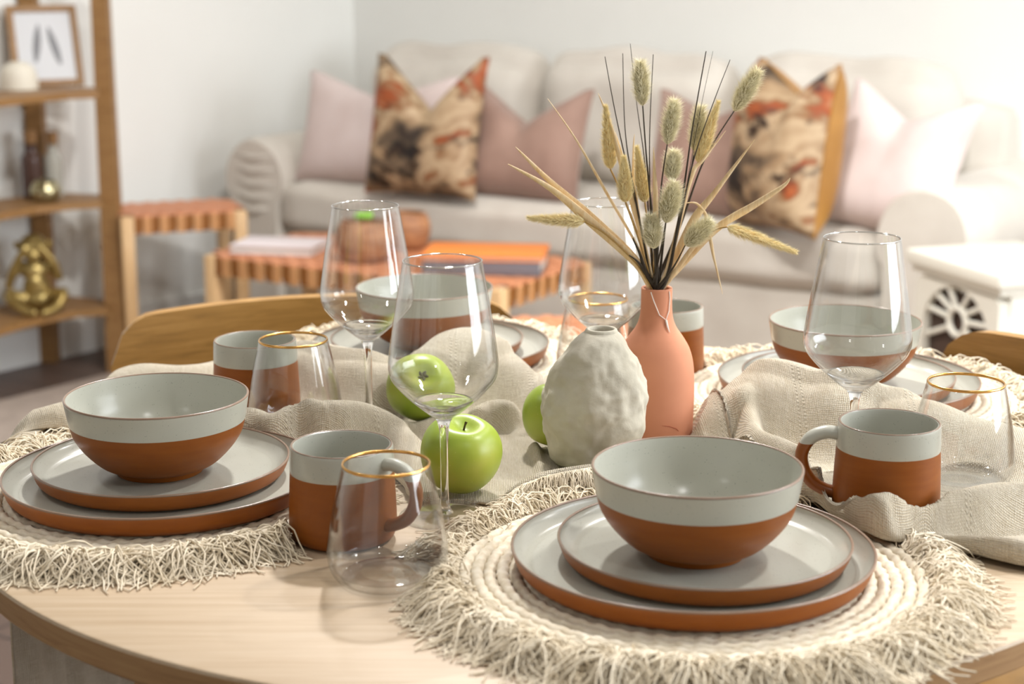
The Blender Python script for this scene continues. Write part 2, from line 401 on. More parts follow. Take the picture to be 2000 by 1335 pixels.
# ------------------------------------------------------------------ chairs
def make_chair(label, loc, rz, top=.755):
    """local +y is the back of the chair; seat centre at the origin"""
    t = thing('dining_chair', label, 'chair', loc, rz, 'oak dining chairs round the table')
    # curved wooden backrest
    V = []; F = []; nu, nv = 36, 10; hw = .262; hh = .088
    for side in (0, 1):
        for j in range(nv+1):
            for i in range(nu+1):
                u = -1+2*i/nu; v = -1+2*j/nv
                e = max(0., (abs(u)-.80)/.20); lim = math.sqrt(max(0, 1-e*e*.98))
                x = u*hw; y = .205 - .075*u*u + (.010 if side else -.010)
                V.append((x, y, top-hh+hh*v*(.25+.75*lim) - (1-lim)*.0 + .006*(1-u*u)))
    K = (nu+1)*(nv+1); g = lambda s, i, j: s*K+j*(nu+1)+i
    for j in range(nv):
        for i in range(nu):
            F.append((g(0, i, j), g(0, i+1, j), g(0, i+1, j+1), g(0, i, j+1))); F.append((g(1, i, j), g(1, i, j+1), g(1, i+1, j+1), g(1, i+1, j)))
    for i in range(nu):
        F.append((g(0, i, nv), g(0, i+1, nv), g(1, i+1, nv), g(1, i, nv))); F.append((g(0, i+1, 0), g(0, i, 0), g(1, i, 0), g(1, i+1, 0)))
    for j in range(nv):
        F.append((g(0, 0, j), g(0, 0, j+1), g(1, 0, j+1), g(1, 0, j))); F.append((g(0, nu, j+1), g(0, nu, j), g(1, nu, j), g(1, nu, j+1)))
    mesh_obj('backrest', V, F, M['oak'], t, sharp=50)
    V, F = lathe([(0, .43), (.19, .43), (.215, .438), (.215, .45), (.2, .458), (0, .452)], 48); mesh_obj('seat', V, F, M['oak'], t)
    for sx in (-1, 1):
        V, F = tube([(sx*.20, .165, top-.07), (sx*.185, .16, .44), (sx*.205, .20, 0)], [.013, .017, .012], 12); mesh_obj('leg', V, F, M['oakleg'], t)
        V, F = tube([(sx*.16, -.15, .435), (sx*.19, -.19, 0)], [.017, .012], 12); mesh_obj('leg', V, F, M['oakleg'], t)
    return t
make_chair('oak chair with curved back tucked in behind the far left place setting', (-.215, 1.965, 0), math.radians(12))
make_chair('oak chair whose rounded back shows beside the white stove', (.468, 1.622, 0), math.radians(-70), .776)

# ------------------------------------------------------------------ place settings
SET = [  # mat centre, dinner, salad, bowl
    dict(k='front', mat=(.134, 1.189), din=(.134, 1.1886), sal=(.1438, 1.1962), bowl=(.137, 1.1939), txt='nearest the front edge of the table', rot=0),
    dict(k='left', mat=(-.316, 1.383), din=(-.2976, 1.3802), sal=(-.3032, 1.3999), bowl=(-.3049, 1.3991), txt='on the left beside the nearest mug', rot=1.1),
    dict(k='stove', mat=(.352, 1.713), din=(.3505, 1.7068), sal=(.3505, 1.7068), bowl=(.3448, 1.705), txt='on the right in front of the white stove', rot=2.2),
    dict(k='far', mat=(-.092, 1.862), din=(-.0925, 1.868), sal=(-.097, 1.876), bowl=(-.0998, 1.8842), txt='at the far side behind the apples', rot=3.3)]
CR1 = [(215, 735, .018, .025), (300, 717, .030, .03), (420, 705, .034, .034), (500, 702, .030, .034), (600, 692, .045, .04), (700, 706, .045, .042), (750, 720, .042, .04), (800, 715, .047, .04), (870, 674, .058, .045), (940, 664, .060, .05), (990, 692, .053, .05), (1040, 747, .035, .04), (1062, 778, .018, .03)]
CR2 = [(1375, 822, .016, .025), (1400, 792, .038, .03), (1450, 742, .058, .04), (1520, 720, .070, .05), (1580, 742, .062, .05), (1640, 754, .060, .045), (1700, 767, .052, .045), (1800, 794, .045, .05), (1880, 818, .038, .05), (2000, 852, .030, .05), (2070, 872, .018, .04)]
NEAR = [(-.496, 1.566), (-.455, 1.588), (-.36, 1.580), (-.29, 1.526), (-.25, 1.499), (-.20, 1.481), (-.15, 1.473), (-.112, 1.440), (-.095, 1.405), (-.085, 1.372), (-.045, 1.368), (.0, 1.358), (.03, 1.362), (.065, 1.372), (.12, 1.383), (.19, 1.383), (.243, 1.338), (.260, 1.287), (.280, 1.246), (.300, 1.238), (.328, 1.252), (.352, 1.233), (.385, 1.206), (.43, 1.193), (.47, 1.21)]
FAR = [(-.500, 1.585), (-.482, 1.64), (-.450, 1.71)] + [(P(a, b, T+h).x, P(a, b, T+h).y+.022+w*.15) for a, b, h, w in CR1] + [(.06, 1.60), (.12, 1.600), (.165, 1.57)] + [(P(a, b, T+h).x, P(a, b, T+h).y+.022+w*.1) for a, b, h, w in CR2]
POLY = NEAR + FAR[::-1]
def under_runner(x, y):
    c = False; n = len(POLY)
    for k in range(n):
        (x0, y0), (x1, y1) = POLY[k], POLY[k-1]
        if (y0 > y) != (y1 > y) and x < (x1-x0)*(y-y0)/(y1-y0)+x0: c = not c
    return c
RR = .0049
def rope_ring(R, seed):
    n = int(2*PI*R/.0032); V = []; F = []; k = 8; r_ = random.Random(seed)
    for i in range(n):
        a = 2*PI*i/n
        for j in range(k):
            b = 2*PI*j/k
            rr = RR*(1+.2*math.sin(2*b + i*1.4) + .06*r_.uniform(-1, 1))
            V.append(((R+rr*math.cos(b))*math.cos(a), (R+rr*math.cos(b))*math.sin(a), RR+rr*.95*math.sin(b)))
    for i in range(n):
        for j in range(k): F.append((i*k+j, ((i+1) % n)*k+j, ((i+1) % n)*k+(j+1) % k, i*k+(j+1) % k))
    return V, F
def strand(V, F, pts, r0, r1):
    """three sided strand"""
    base = len(V); N = len(pts)
    for i, p in enumerate(pts):
        a = pts[max(i-1, 0)]; b = pts[min(i+1, N-1)]
        t = (b[0]-a[0], b[1]-a[1], b[2]-a[2]); l = math.hypot(t[0], t[1]) or 1e-6
        sx, sy = -t[1]/l, t[0]/l; r = r0 + (r1-r0)*i/(N-1)
        V.append((p[0]+sx*r, p[1]+sy*r, p[2]-r*.4)); V.append((p[0]-sx*r, p[1]-sy*r, p[2]-r*.4)); V.append((p[0], p[1], p[2]+r))
    for i in range(N-1):
        for k in range(3): F.append((base+i*3+k, base+i*3+(k+1) % 3, base+(i+1)*3+(k+1) % 3, base+(i+1)*3+k))
MATR = .1745
KEEP_OFF = [(-.0928, 1.1899, .041), (-.1352, 1.284, .0445), (-.0559, 1.3348, .040), (.0935, 1.80, .041), (.1704, 1.8244, .0445), (.304, 1.3084, .044)]
def fringe_mesh(n, seed, centre, hide, MATR=MATR):
    r_ = random.Random(seed); V = []; F = []
    for q in range(n):
        a = r_.uniform(0, 2*PI); clump = .5*math.sin(a*23+seed)+.5*math.sin(a*41)
        a += .02*math.sin(a*57)
        L = r_.uniform(.026, .060)*(1+.18*clump); steps = 7
        if hide(centre[0]+(MATR+.012)*math.cos(a), centre[1]+(MATR+.012)*math.sin(a)): continue
        x, y = MATR*math.cos(a)*.995, MATR*math.sin(a)*.995; z = r_.uniform(.002, .009)
        h = a + r_.gauss(0, .36); curl = r_.gauss(0, .5); lift = r_.uniform(.0, .014)*(1.2 if clump > 0 else .7)
        pts = []
        for i in range(steps+1):
            if any((centre[0]+x-a_)**2+(centre[1]+y-b_)**2 < c_*c_ for a_, b_, c_ in KEEP_OFF): break
            s = i/steps; zz = max(.0012, z*(1-s) + lift*math.sin(PI*min(1, s*1.15)) + r_.uniform(-.0012, .0014))
            pts.append((x, y, zz)); x += L/steps*math.cos(h); y += L/steps*math.sin(h); h += curl*(.5+s) + r_.gauss(0, .33)
        if len(pts) > 1: strand(V, F, pts, .00085, .0006)
    return V, F
ring_R = [MATR-RR-2*RR*.97*i for i in range(9)]
ring_meshes = None; fr_mesh = {}
for i, s in enumerate(SET):
    t = thing('placemat', 'round cream rope placemat with shaggy fringe ' + s['txt'], 'placemat', (s['mat'][0], s['mat'][1], T), 0, 'rope placemats')
    if ring_meshes is None:
        ring_meshes = []
        for k, R in enumerate(ring_R): ring_meshes.append(mesh_obj('rope_ring', *rope_ring(R, k), M['rope'], t, sharp=0).data)
        disc = mesh_obj('woven_centre', *lathe([(0, .0015), (ring_R[-1], .0015), (ring_R[-1], .007), (0, .007)], 48), M['rope'], t).data
    else:
        for me in ring_meshes[1 if i == 1 else 0:]:
            o = bpy.data.objects.new('rope_ring', me); COL.objects.link(o); o.parent = t
        o = bpy.data.objects.new('woven_centre', disc); COL.objects.link(o); o.parent = t
    o = mesh_obj('fringe', *fringe_mesh((11500, 8500, 3200, 3200)[i], 3+i, s['mat'], under_runner, MATR - (2*RR*.97 if i == 1 else 0)), M['fringe'], t, sharp=0); o['kind'] = 'stuff'
MATZ = .0098
def plate(name, label, loc, R, H, cat, group):
    t = thing(name, label, cat, loc, 0, group); fr = R-.0125
    out = smooth_prof([(0, .0012), (fr*.6, .0012), (fr*.93, .0005), (fr, .0005)], 3) + smooth_prof([(fr+.001, .0008), (R-.005, H*.28), (R-.0012, H*.75), (R-.0004, H-.0012)], 5)
    mesh_obj('body', *lathe(out, 128), M['terra'], t, sharp=30)
    inn = smooth_prof([(R-.0018, H-.0004), (R-.0035, H*.75), (R-.009, .0085), (R-.014, .0062), (R-.022, .0052), (R*.5, .005), (0, .005)], 5)
    mesh_obj('glaze', *lathe(inn, 128), M['glaze'], t, sharp=0)
    rim = [((R-.0011)+.0011*math.cos(2*PI*k/10), H-.0009+.0010*math.sin(2*PI*k/10)) for k in range(11)]
    mesh_obj('rim', *lathe(rim, 128), M['rimbrown'], t, sharp=0)
    return t
def bowl(label, loc):
    t = thing('bowl', label, 'bowl', loc, 0, 'two-tone bowls'); H = .068; zb = .0465
    pr = [(0, .003), (.030, .003), (.033, 0), (.0365, 0), (.0375, .004)]
    up = smooth_prof([(.0375, .004), (.050, .0095), (.0625, .0215), (.071, .034), (.0748, zb)], 8)
    mesh_obj('body', *lathe(pr+up[1:], 112), M['terra'], t, sharp=35)
    band = smooth_prof([(.0748, zb), (.0750, zb+.0006), (.0765, .056), (.0783, H-.001)], 5)
    inn = smooth_prof([(.0762, H-.0008), (.0740, .052), (.068, .034), (.056, .0185), (.038, .0105), (.018, .008), (0, .0078)], 6)
    mesh_obj('glaze', *lathe(band + [(.0778, H-.0002)] + inn, 112), M['glaze'], t, sharp=60)
    rim = [(.0773+.0011*math.cos(2*PI*k/10), H-.0009+.0011*math.sin(2*PI*k/10)) for k in range(11)]
    mesh_obj('rim', *lathe(rim, 112), M['rimbrown'], t, sharp=0)
    return t
p0 = None
for s in SET:
    zd = T+MATZ-.0003
    la = ('terracotta dinner plate with grey glaze ', 'small terracotta plate on a dinner plate ', 'terracotta bowl with wide grey glaze band ')
    if p0 is None:
        p0 = (plate('dinner_plate', la[0]+s['txt'], (s['din'][0], s['din'][1], zd), .135, .0195, 'plate', 'dinner plates'),
              plate('salad_plate', la[1]+s['txt'], (s['sal'][0], s['sal'][1], zd+.0055), .11, .0175, 'plate', 'small plates'),
              bowl(la[2]+s['txt'], (s['bowl'][0], s['bowl'][1], zd+.0110)))
    else:
        for o, l, z, k in zip(p0, la, (zd, zd+.0055, zd+.0110), ('din', 'sal', 'bowl')): copy_tree(o, (s[k][0], s[k][1], z), l+s['txt'])

# ------------------------------------------------------------------ mugs
def mug(label, loc, rz):
    t = thing('mug', label, 'mug', loc, rz, 'two-tone mugs'); H = .0777; zb = .0565
    pr = [(0, .003), (.030, .003), (.033, 0), (.036, 0)] + smooth_prof([(.036, 0), (.0405, .003), (.0428, .009), (.0430, .02), (.0422, .04), (.0414, zb)], 5)[1:]
    mesh_obj('body', *lathe(pr, 96), M['terra'], t, sharp=35)
    g = [(.0414, zb), (.0416, zb+.0008)] + smooth_prof([(.0416, zb+.0008), (.0409, H-.003), (.0404, H-.0006)], 4)[1:] + [(.0396, H)] + smooth_prof([(.0388, H-.0004), (.0378, H-.004), (.0383, .04), (.0385, .014), (.033, .007), (0, .006)], 5)
    mesh_obj('glaze', *lathe(g, 96), M['glaze'], t, sharp=50)
    rim = [(.0396+.0008*math.cos(2*PI*k/8), H-.0002+.0006*math.sin(2*PI*k/8)) for k in range(9)]
    mesh_obj('rim', *lathe(rim, 96), M['rimbrown'], t, sharp=0)
    hp = smooth_prof([(.039, 0, .066), (.050, 0, .067), (.062, 0, .0615), (.0685, 0, .049), (.067, 0, .036), (.060, 0, .025), (.050, 0, .019), (.041, 0, .0165)], 5)
    V, F = tube(hp, [.0062]*len(hp), 14, flat=.85); mesh_obj('handle', V, F, M['mug_handle'], t, sharp=50)
    return t
MUGS = [((-.1352, 1.284, T+.0005), math.radians(-28), 'mug with its handle to the right behind the nearest tumbler'),
        ((-.2554, 1.6329, T+.006), math.radians(75), 'mug behind the left bowl with its handle turned away'),
        ((.304, 1.3084, T+.012), math.radians(172), 'mug with its handle to the left sunk in linen folds'),
        ((.1704, 1.8244, T+.0005), math.radians(140), 'mug half hidden behind the coral vase')]
m0 = mug('terracotta and grey ' + MUGS[0][2], MUGS[0][0], MUGS[0][1])
for l, r_, s in MUGS[1:]: copy_tree(m0, l, 'terracotta and grey ' + s, r_)
# ------------------------------------------------------------------ tumblers
def tumbler(label, loc):
    t = thing('tumbler', label, 'glass', loc, 0, 'gold rimmed tumblers'); H = .0907
    outer = smooth_prof([(.030, .0), (.037, .002), (.0425, .009), (.0451, .020), (.0446, .030), (.0405, .056), (.0325, H)], 7)
    inner = smooth_prof([(.0316, H), (.0394, .056), (.0434, .030), (.0437, .020), (.0405, .011), (.034, .0065), (.02, .0062)], 7)
    mesh_obj('glass_wall', *lathe(outer + [(.03205, H+.0004)] + inner, 96), M['glass'], t, sharp=0)
    V, F = lathe([(0, .0012), (.014, .0006), (.024, .0002), (.030, 0), (.0335, .001), (.0345, .0035), (.0325, .0058), (.026, .0060), (.020, .0064), (.010, .0078), (0, .0082)], 96)
    mesh_obj('glass_base', V, F, M['glassfoot'], t, sharp=0)
    rim = [(.03205+.0009*math.cos(2*PI*k/10), H-.0006+.0013*math.sin(2*PI*k/10)) for k in range(11)]
    mesh_obj('gold_rim', *lathe(rim, 96), M['gold'], t, sharp=0)['label'] = 'thin gold band round the lip'
    return t
TUM = [((-.0928, 1.1899, T+.0005), 'nearest clear gold rimmed tumbler in front of a mug'),
       ((-.2075, 1.558, T+.010), 'clear gold rimmed tumbler in linen behind the left plates'),
       ((.3897, 1.4018, T+.008), 'clear gold rimmed tumbler beside the mug in linen folds'),
       ((.0935, 1.80, T+.0005), 'clear tumbler mostly hidden behind the lumpy white vase')]
t0 = tumbler(TUM[0][1], TUM[0][0])
for l, s in TUM[1:]: copy_tree(t0, l, s)
# ------------------------------------------------------------------ wine glasses
def wine(label, loc):
    t = thing('wine_glass', label, 'glass', loc, 0, 'stemmed wine glasses'); H = .2158
    o1 = smooth_prof([(.0045, .0835), (.0125, .0885), (.0275, .1010), (.0390, .1130), (.0437, .1205), (.0452, .1285), (.0445, .139), (.0410, .163), (.0365, .190), (.0321, H)], 7)
    i1 = smooth_prof([(.0313, H), (.0356, .190), (.0400, .163), (.0434, .139), (.0440, .1285), (.0424, .1212), (.0375, .1140), (.0265, .1030), (.013, .0925), (.0, .0900)], 7)
    mesh_obj('bowl', *lathe(o1 + [(.0317, H+.0005)] + i1, 112), M['glass'], t, sharp=0)
    rim = [(.0317+.0007*math.cos(2*PI*k/8), H+.0007*math.sin(2*PI*k/8)) for k in range(9)]
    mesh_obj('rim', *lathe(rim, 112), M['glassrim'], t, sharp=0)
    st = [(0, .0035), (.0075, .0035)] + smooth_prof([(.0075, .0035), (.0052, .007), (.0038, .014), (.0033, .03), (.0033, .055), (.0038, .072), (.0052, .0805), (.0085, .0866), (.0124, .0890)], 5)[1:] + smooth_prof([(.0124, .0890), (.0185, .0938), (.0240, .0985)], 3)[1:] + smooth_prof([(.0238, .1000), (.018, .0975), (.011, .0955), (0, .0945)], 3)
    mesh_obj('stem', *lathe(st, 40), M['solidglass'], t, sharp=0)
    ft = [(0, .0004), (.03, .0004), (.0375, .0), (.0385, .0009), (.0375, .0018), (.025, .0024), (.012, .0034), (.007, .0042), (0, .0042)]
    mesh_obj('foot', *lathe(ft, 80), M['glassfoot'], t, sharp=0)
    return t
WG = [((-.0559, 1.3348, T+.0005), 'wine glass standing in front of the green apples'),
      ((-.1400, 1.596, T+.007), 'wine glass between left tumbler and far left plates'),
      ((.292, 1.3889, T+.010), 'wine glass behind the mug in linen folds'),
      ((.0905, 1.630, T+.005), 'wine glass rising behind the lumpy white vase')]
w0 = wine('clear stemmed ' + WG[0][1], WG[0][0])
for l, s in WG[1:]: copy_tree(w0, l, 'clear stemmed ' + s)

# ------------------------------------------------------------------ apples
def apple(label, loc, r, rot, seed):
    t = thing('apple', label, 'apple', loc, 0, 'green apples', rot=rot); r_ = random.Random(seed)
    ph = [r_.uniform(0, 6) for _ in range(3)]; n, k = 48, 32; V = []; F = []
    for j in range(k+1):
        a = PI*j/k
        for i in range(n):
            th = 2*PI*i/n
            lob = 1+.022*math.cos(5*th+ph[0])*(.3+.7*(1-math.cos(a))/2) + .012*math.cos(2*th+ph[1])
            rad = r*math.sin(a)**.86*lob if 0 < j < k else 0.0004
            z = -r*.95*math.cos(a)
            c = math.sin(a)
            z += r*.30*math.exp(-(c/.30)**2)*(-1 if a > PI/2 else .55)
            rad *= 1 + .045*math.sin(a)*math.cos(a)*-1.2
            V.append((rad*math.cos(th), rad*math.sin(th), z))
    for j in range(k):
        for i in range(n): F.append((j*n+i, j*n+(i+1) % n, (j+1)*n+(i+1) % n, (j+1)*n+i))
    F.append(tuple(reversed(range(n)))); F.append(tuple(range(k*n, k*n+n)))
    mesh_obj('skin', V, F, M['apple'], t, sharp=0)
    V, F = tube([(0, 0, r*.60), (.0008, 0, r*.78), (.002, .001, r*.86)], [.0011, .0009, .0013], 8); mesh_obj('stalk', V, F, M['applestem'], t)
    mb = MB()
    for q in range(5):
        a = 2*PI*q/5; mb.add(*tube([(.0010*math.cos(a), .0010*math.sin(a), -r*.74), (.0035*math.cos(a), .0035*math.sin(a), -r*.78), (.0052*math.cos(a+.2), .0052*math.sin(a+.2), -r*.82)], [.0022, .0020, .0005], 6))
    mb.build('calyx', M['calyx'], t)
    return t
apple('upright green apple with stalk dip behind the nearest wine glass', (-.0440, 1.388, T+.0388), .0352, (math.radians(13), math.radians(3), .3), 1)
apple('green apple lying on its side with its calyx facing forward', (-.0895, 1.598, T+.044), .0335, (math.radians(-128), math.radians(6), .1), 2)
apple('yellow green apple half hidden by the lumpy white vase', (.0415, 1.515, T+.0375), .0322, (math.radians(12), math.radians(10), 1.3), 3)

# ------------------------------------------------------------------ vases
def lumpy_vase():
    from mathutils import noise as nz
    t = thing('lumpy_vase', 'lumpy white clay vase with narrow mouth beside coral vase', 'vase', (.0735, 1.470, T+.005))
    H = .1255
    outer = smooth_prof([(0, .001), (.024, .0005), (.0335, .002), (.0385, .012), (.0430, .028), (.0458, .044), (.0466, .056), (.0450, .070), (.0400, .086), (.0310, .103), (.0215, .117), (.0150, .1228)], 7)
    V, F = lathe(outer, 120); out = []
    for v in V:
        p = Vector(v); k = nz.noise(p*40+Vector((3, 1, 7)))*.0034 + nz.noise(p*85)*.0024 + nz.noise(p*190)*.0010
        rr = math.hypot(v[0], v[1]); fade = min(1, rr/.02)*(1 if v[2] < .108 else max(.15, (.1228-v[2])/.0148))
        f = (1 + k*fade/max(rr, .01)) if rr > 1e-5 else 1
        f *= 1 + .035*math.cos(math.atan2(v[1], v[0])*2+.8)*(1 if v[2] < .10 else .3)
        out.append((v[0]*f + .0065*(v[2]/H)**2, v[1]*f, v[2]))
    mesh_obj('body', out, F, M['white_clay'], t, sharp=0)
    V, F = lathe(smooth_prof([(.0150, .1226), (.0140, .1250), (.0128, .1258), (.0112, .1248), (.0108, .120), (.014, .108)], 5), 48); mesh_obj('mouth', [(a+.0063, b, c) for a, b, c in V], F, M['white_clay'], t, sharp=0)
    V, F = lathe([(0, .110), (.0138, .110)], 32); mesh_obj('hollow', [(a+.005, b, c) for a, b, c in V], F, M['vasehole'], t)
lumpy_vase()
CV = Vector((.1365, 1.560, T+.004)); CVH = .1465
t = thing('bottle_vase', 'smooth coral clay bottle vase holding dried grasses', 'vase', CV)
pr = smooth_prof([(0, .0005), (.033, .0005), (.0362, .003), (.0372, .02), (.0375, .05), (.0362, .072), (.0325, .087), (.0262, .0985), (.0195, .108), (.0160, .117), (.0148, .128), (.0147, CVH-.001)], 7)
mesh_obj('body', *lathe(pr + smooth_prof([(.0143, CVH), (.0125, CVH-.0004), (.0118, CVH-.004), (.0122, .125), (.017, .105)], 5), 96), M['coral'], t, sharp=0)
V, F = lathe([(0, .112), (.0145, .112)], 32); mesh_obj('hollow', V, F, M['vasehole'], t)
def onv(ang, z, r): return (r*math.sin(ang), -r*math.cos(ang), z)
V, F = tube([onv(-.45, CVH-.002, .0153), onv(-.25, .136, .0153), onv(.1, .123, .0160), onv(.5, .118, .0166), onv(.75, .126, .0158), onv(.85, .138, .0154), onv(.8, CVH-.002, .0153)], .00045, 6); mesh_obj('thread', V, F, M['thread'], t)['label'] = 'loose white thread looped round the neck'
V, F = tube([onv(.5, .118, .0168), onv(.52, .112, .0190), onv(.56, .107, .0212)], [.0012, .0009, .0003], 6); mesh_obj('thread_knot', V, F, M['thread'], t)
V, F = tube([onv(.12, .0215, .0373), onv(.3, .0205, .0373), onv(.5, .0175, .0372), onv(.58, .0145, .0371)], [.0003, .0007, .0008, .0003], 6, flat=.5); mesh_obj('scuff', V, F, M['stain'], t)

# ------------------------------------------------------------------ dried grasses in the coral vase
MOUTH = CV + Vector((0, 0, CVH))
VY = CV.y
O3 = lambda q: (950+q[0]/2.3843, 60+q[1]/2.3843)       # zoomed crop -> photograph pixels
def crv(pxs, y0, y1, n=6):
    """curve through pixels, the depth running from the mouth (y0) to the tip (y1)"""
    pts = [PV(*O3(q), VY) for q in pxs]; k = len(pts)
    L = [0]
    for a, b in zip(pts[:-1], pts[1:]): L.append(L[-1]+(b-a).length)
    out = [PV(*O3(q), VY + y0 + (y1-y0)*l/L[-1]) for q, l in zip(pxs, L)]
    return [Vector(p) for p in smooth_prof([tuple(p) for p in out], n)]
def root(i):
    a = i*2.4; return (784+22*math.cos(a), 1228+3*math.sin(a)), .006*math.sin(a)
def down(i):           # the part of a stem inside the neck
    (rx, ry), dy = root(i); p = PV(*O3((rx, ry)), VY+dy)
    return p, Vector((CV.x+(p.x-CV.x)*.4, CV.y+dy*.5, MOUTH.z-.03))
idx = 0
def stem_pts(i, mids, dy):
    (rx, ry), d0 = root(i); pts = crv([(rx, ry)] + mids, d0, dy); p, q = down(i)
    return [q] + pts
def head(t, p0, p1, r, body, fur, nh, hl, pointed, seed):
    """a fluffy seed head from p0 (base) to p1 (tip)"""
    r_ = random.Random(seed); ax = p1-p0; L = ax.length; ax.normalize()
    e1 = ax.cross(Vector((0, 1, 0))); e1.normalize(); e2 = ax.cross(e1)
    prof = (lambda s: math.sin(PI*min(1, max(0, s)))**.6) if not pointed else (lambda s: math.sin(PI*min(1, max(0, s))**.62)**.75*(1-.5*s))
    V = []; F = []; n, k = 12, 12
    for j in range(k+1):
        s = j/k; rr = max(.0003, r*prof(s)*.82)
        c = p0+ax*L*s
        for i in range(n):
            a = 2*PI*i/n; bump_ = 1+.2*math.cos(i*3+j*2.5); V.append(c+e1*rr*math.cos(a)*bump_+e2*rr*math.sin(a)*bump_)
    for j in range(k):
        for i in range(n): F.append((j*n+i, j*n+(i+1) % n, (j+1)*n+(i+1) % n, (j+1)*n+i))
    hd = mesh_obj('seed_head', V, F, body, t, sharp=0)
    V = []; F = []
    for q in range(nh):
        s = r_.uniform(.01, .99); a = r_.uniform(0, 2*PI); rr = r*prof(s)*.75
        o = e1*math.cos(a)+e2*math.sin(a); b = p0+ax*L*s+o*rr
        d = (o*(1.0 if not pointed else .8) + ax*(.75 if not pointed else 1.1) + Vector((r_.gauss(0, .25), r_.gauss(0, .25), r_.gauss(0, .25)))).normalized()
        l = hl*r_.uniform(.6, 1.2)*(1-.45*s if pointed else 1); w = ax.cross(o)*.00021
        k0 = len(V); V += [b+w, b-w, b+o*.0003, b+d*l]; F += [(k0, k0+1, k0+3), (k0+1, k0+2, k0+3), (k0+2, k0, k0+3)]
    f = mesh_obj('fluff', V, F, fur, hd, smooth=False); f['kind'] = 'stuff'
BT = [  # tip, base, width px (crop), stem mids, depth, label
    ((715, 140), (730, 350), 62, [(728, 350), (748, 620), (785, 980)], -.004, 'tall grey green bunny tail standing upright on a straight stem'),
    ((1268, 182), (1152, 375), 72, [(1152, 375), (1015, 600), (905, 900)], .02, 'bunny tail leaning farthest right at the top of the bunch'),
    ((878, 322), (842, 530), 62, [(842, 530), (815, 720), (798, 1000)], -.015, 'bunny tail right of the centre at mid height'),
    ((873, 562), (862, 700), 62, [(862, 700), (828, 950)], -.008, 'bunny tail partly covered by the fluffiest one below it'),
    ((878, 705), (835, 895), 84, [(835, 895), (805, 1050)], -.034, 'fluffiest bunny tail at the front of the bunch'),
    ((1000, 350), (968, 560), 62, [(968, 560), (925, 800), (860, 1050)], .025, 'bunny tail behind the long dark stems'),
    ((768, 860), (780, 1015), 76, [(780, 1015), (786, 1120)], -.03, 'lowest short bunny tail just above the vase mouth'),
    ((1048, 885), (925, 1000), 82, [(925, 1000), (865, 1110)], -.03, 'low bunny tail leaning out to the right over the rim')]
for i, (tip, base, w, mids, dy, lab) in enumerate(BT):
    t = thing('bunny_tail_grass', lab, 'dried grass', MOUTH, 0, 'bunny tail grasses in the coral vase')
    inv = -MOUTH
    pts = stem_pts(i, list(reversed(mids)), dy); pts = [p+inv for p in pts]
    V, F = tube(pts, [.0018*(1-k/(len(pts)-1))**2+.0006 for k in range(len(pts))], 6); mesh_obj('stem', V, F, M['darkstem'], t, sharp=0)
    y = VY+dy; p1 = PV(*O3(tip), y)+inv; p0 = pts[-1]
    head(t, p0, p1, w/2/2.3843*1.62/FPX*1.12, M['bunny'], M['bunnyfur'], 1700, .0082, False, i)
FX = [((555, 350), (578, 645), 62, [(578, 645), (650, 800), (705, 950), (752, 1130)], .01, 'golden foxtail spike highest on the left of the bunch'),
      ((640, 588), (648, 800), 66, [(648, 800), (705, 960), (756, 1130)], -.012, 'golden foxtail spike left of the centre'),
      ((700, 540), (738, 800), 60, [(738, 800), (760, 960), (778, 1100)], .006, 'pale foxtail spike in the middle of the bunch'),
      ((1080, 330), (985, 615), 64, [(985, 615), (930, 780), (850, 1080)], .012, 'pale green foxtail spike right of the dark stems'),
      ((195, 872), (458, 888), 52, [(458, 888), (560, 950), (690, 1075), (752, 1170)], -.02, 'yellow foxtail lying out flat to the left'),
      ((1445, 1032), (1120, 912), 44, [(1120, 912), (1050, 935), (930, 1045), (850, 1160)], -.025, 'yellow foxtail drooping out to the right')]
for i, (tip, base, w, mids, dy, lab) in enumerate(FX):
    t = thing('foxtail_grass', lab, 'dried grass', MOUTH, 0, 'foxtail grasses in the coral vase'); inv = -MOUTH
    pts = [p+inv for p in stem_pts(i+11, list(reversed(mids)), dy)]
    V, F = tube(pts, [.0009]*len(pts), 6); mesh_obj('stem', V, F, M['palestem'], t, sharp=0)
    p1 = PV(*O3(tip), VY+dy)+inv
    head(t, pts[-1], p1, w/2/2.3843*1.62/FPX*1.05, M['fox'], M['foxfur'], 1900, .0088, True, 50+i)
LV = [([(700, 1085), (480, 885), (300, 735), (100, 620)], 44, -.03, 'long straw leaf blade reaching farthest left'),
      ([(690, 1060), (480, 860), (285, 690), (135, 540)], 40, -.02, 'straw leaf blade just above the farthest left one'),
      ([(720, 1040), (560, 755), (420, 510), (285, 315)], 13, -.012, 'thin wiry straw blade slanting up to the left'),
      ([(735, 1000), (640, 660), (575, 430), (520, 290)], 24, .012, 'narrow straw blade behind the tallest foxtail'),
      ([(850, 1130), (960, 890), (1070, 745), (1250, 505)], 38, -.015, 'broad straw blade slanting up to the right'),
      ([(855, 1150), (1060, 930), (1250, 810), (1380, 725), (1415, 685)], 34, -.02, 'straw blade curving out low to the right'),
      ([(850, 1165), (960, 1010), (1030, 950), (1060, 1060), (1100, 1225)], 22, -.03, 'broken straw blade bent straight down on the right'),
      ([(860, 1150), (1010, 960), (1025, 870), (980, 805), (925, 802)], 20, -.008, 'straw blade arched into a hook'),
      ([(845, 1100), (950, 690), (1010, 600), (1115, 465)], 22, .008, 'straw blade crossing behind the right bunny tails'),
      ([(790, 1150), (788, 800), (782, 650), (778, 540)], 24, -.01, 'short upright straw blade at the centre'),
      ([(740, 1100), (690, 760), (640, 600), (600, 470)], 20, .02, 'straw blade leaning left at mid height'),
      ([(745, 1150), (690, 760), (685, 560), (690, 480)], 14, .025, 'slender upright straw blade behind the foxtails')]
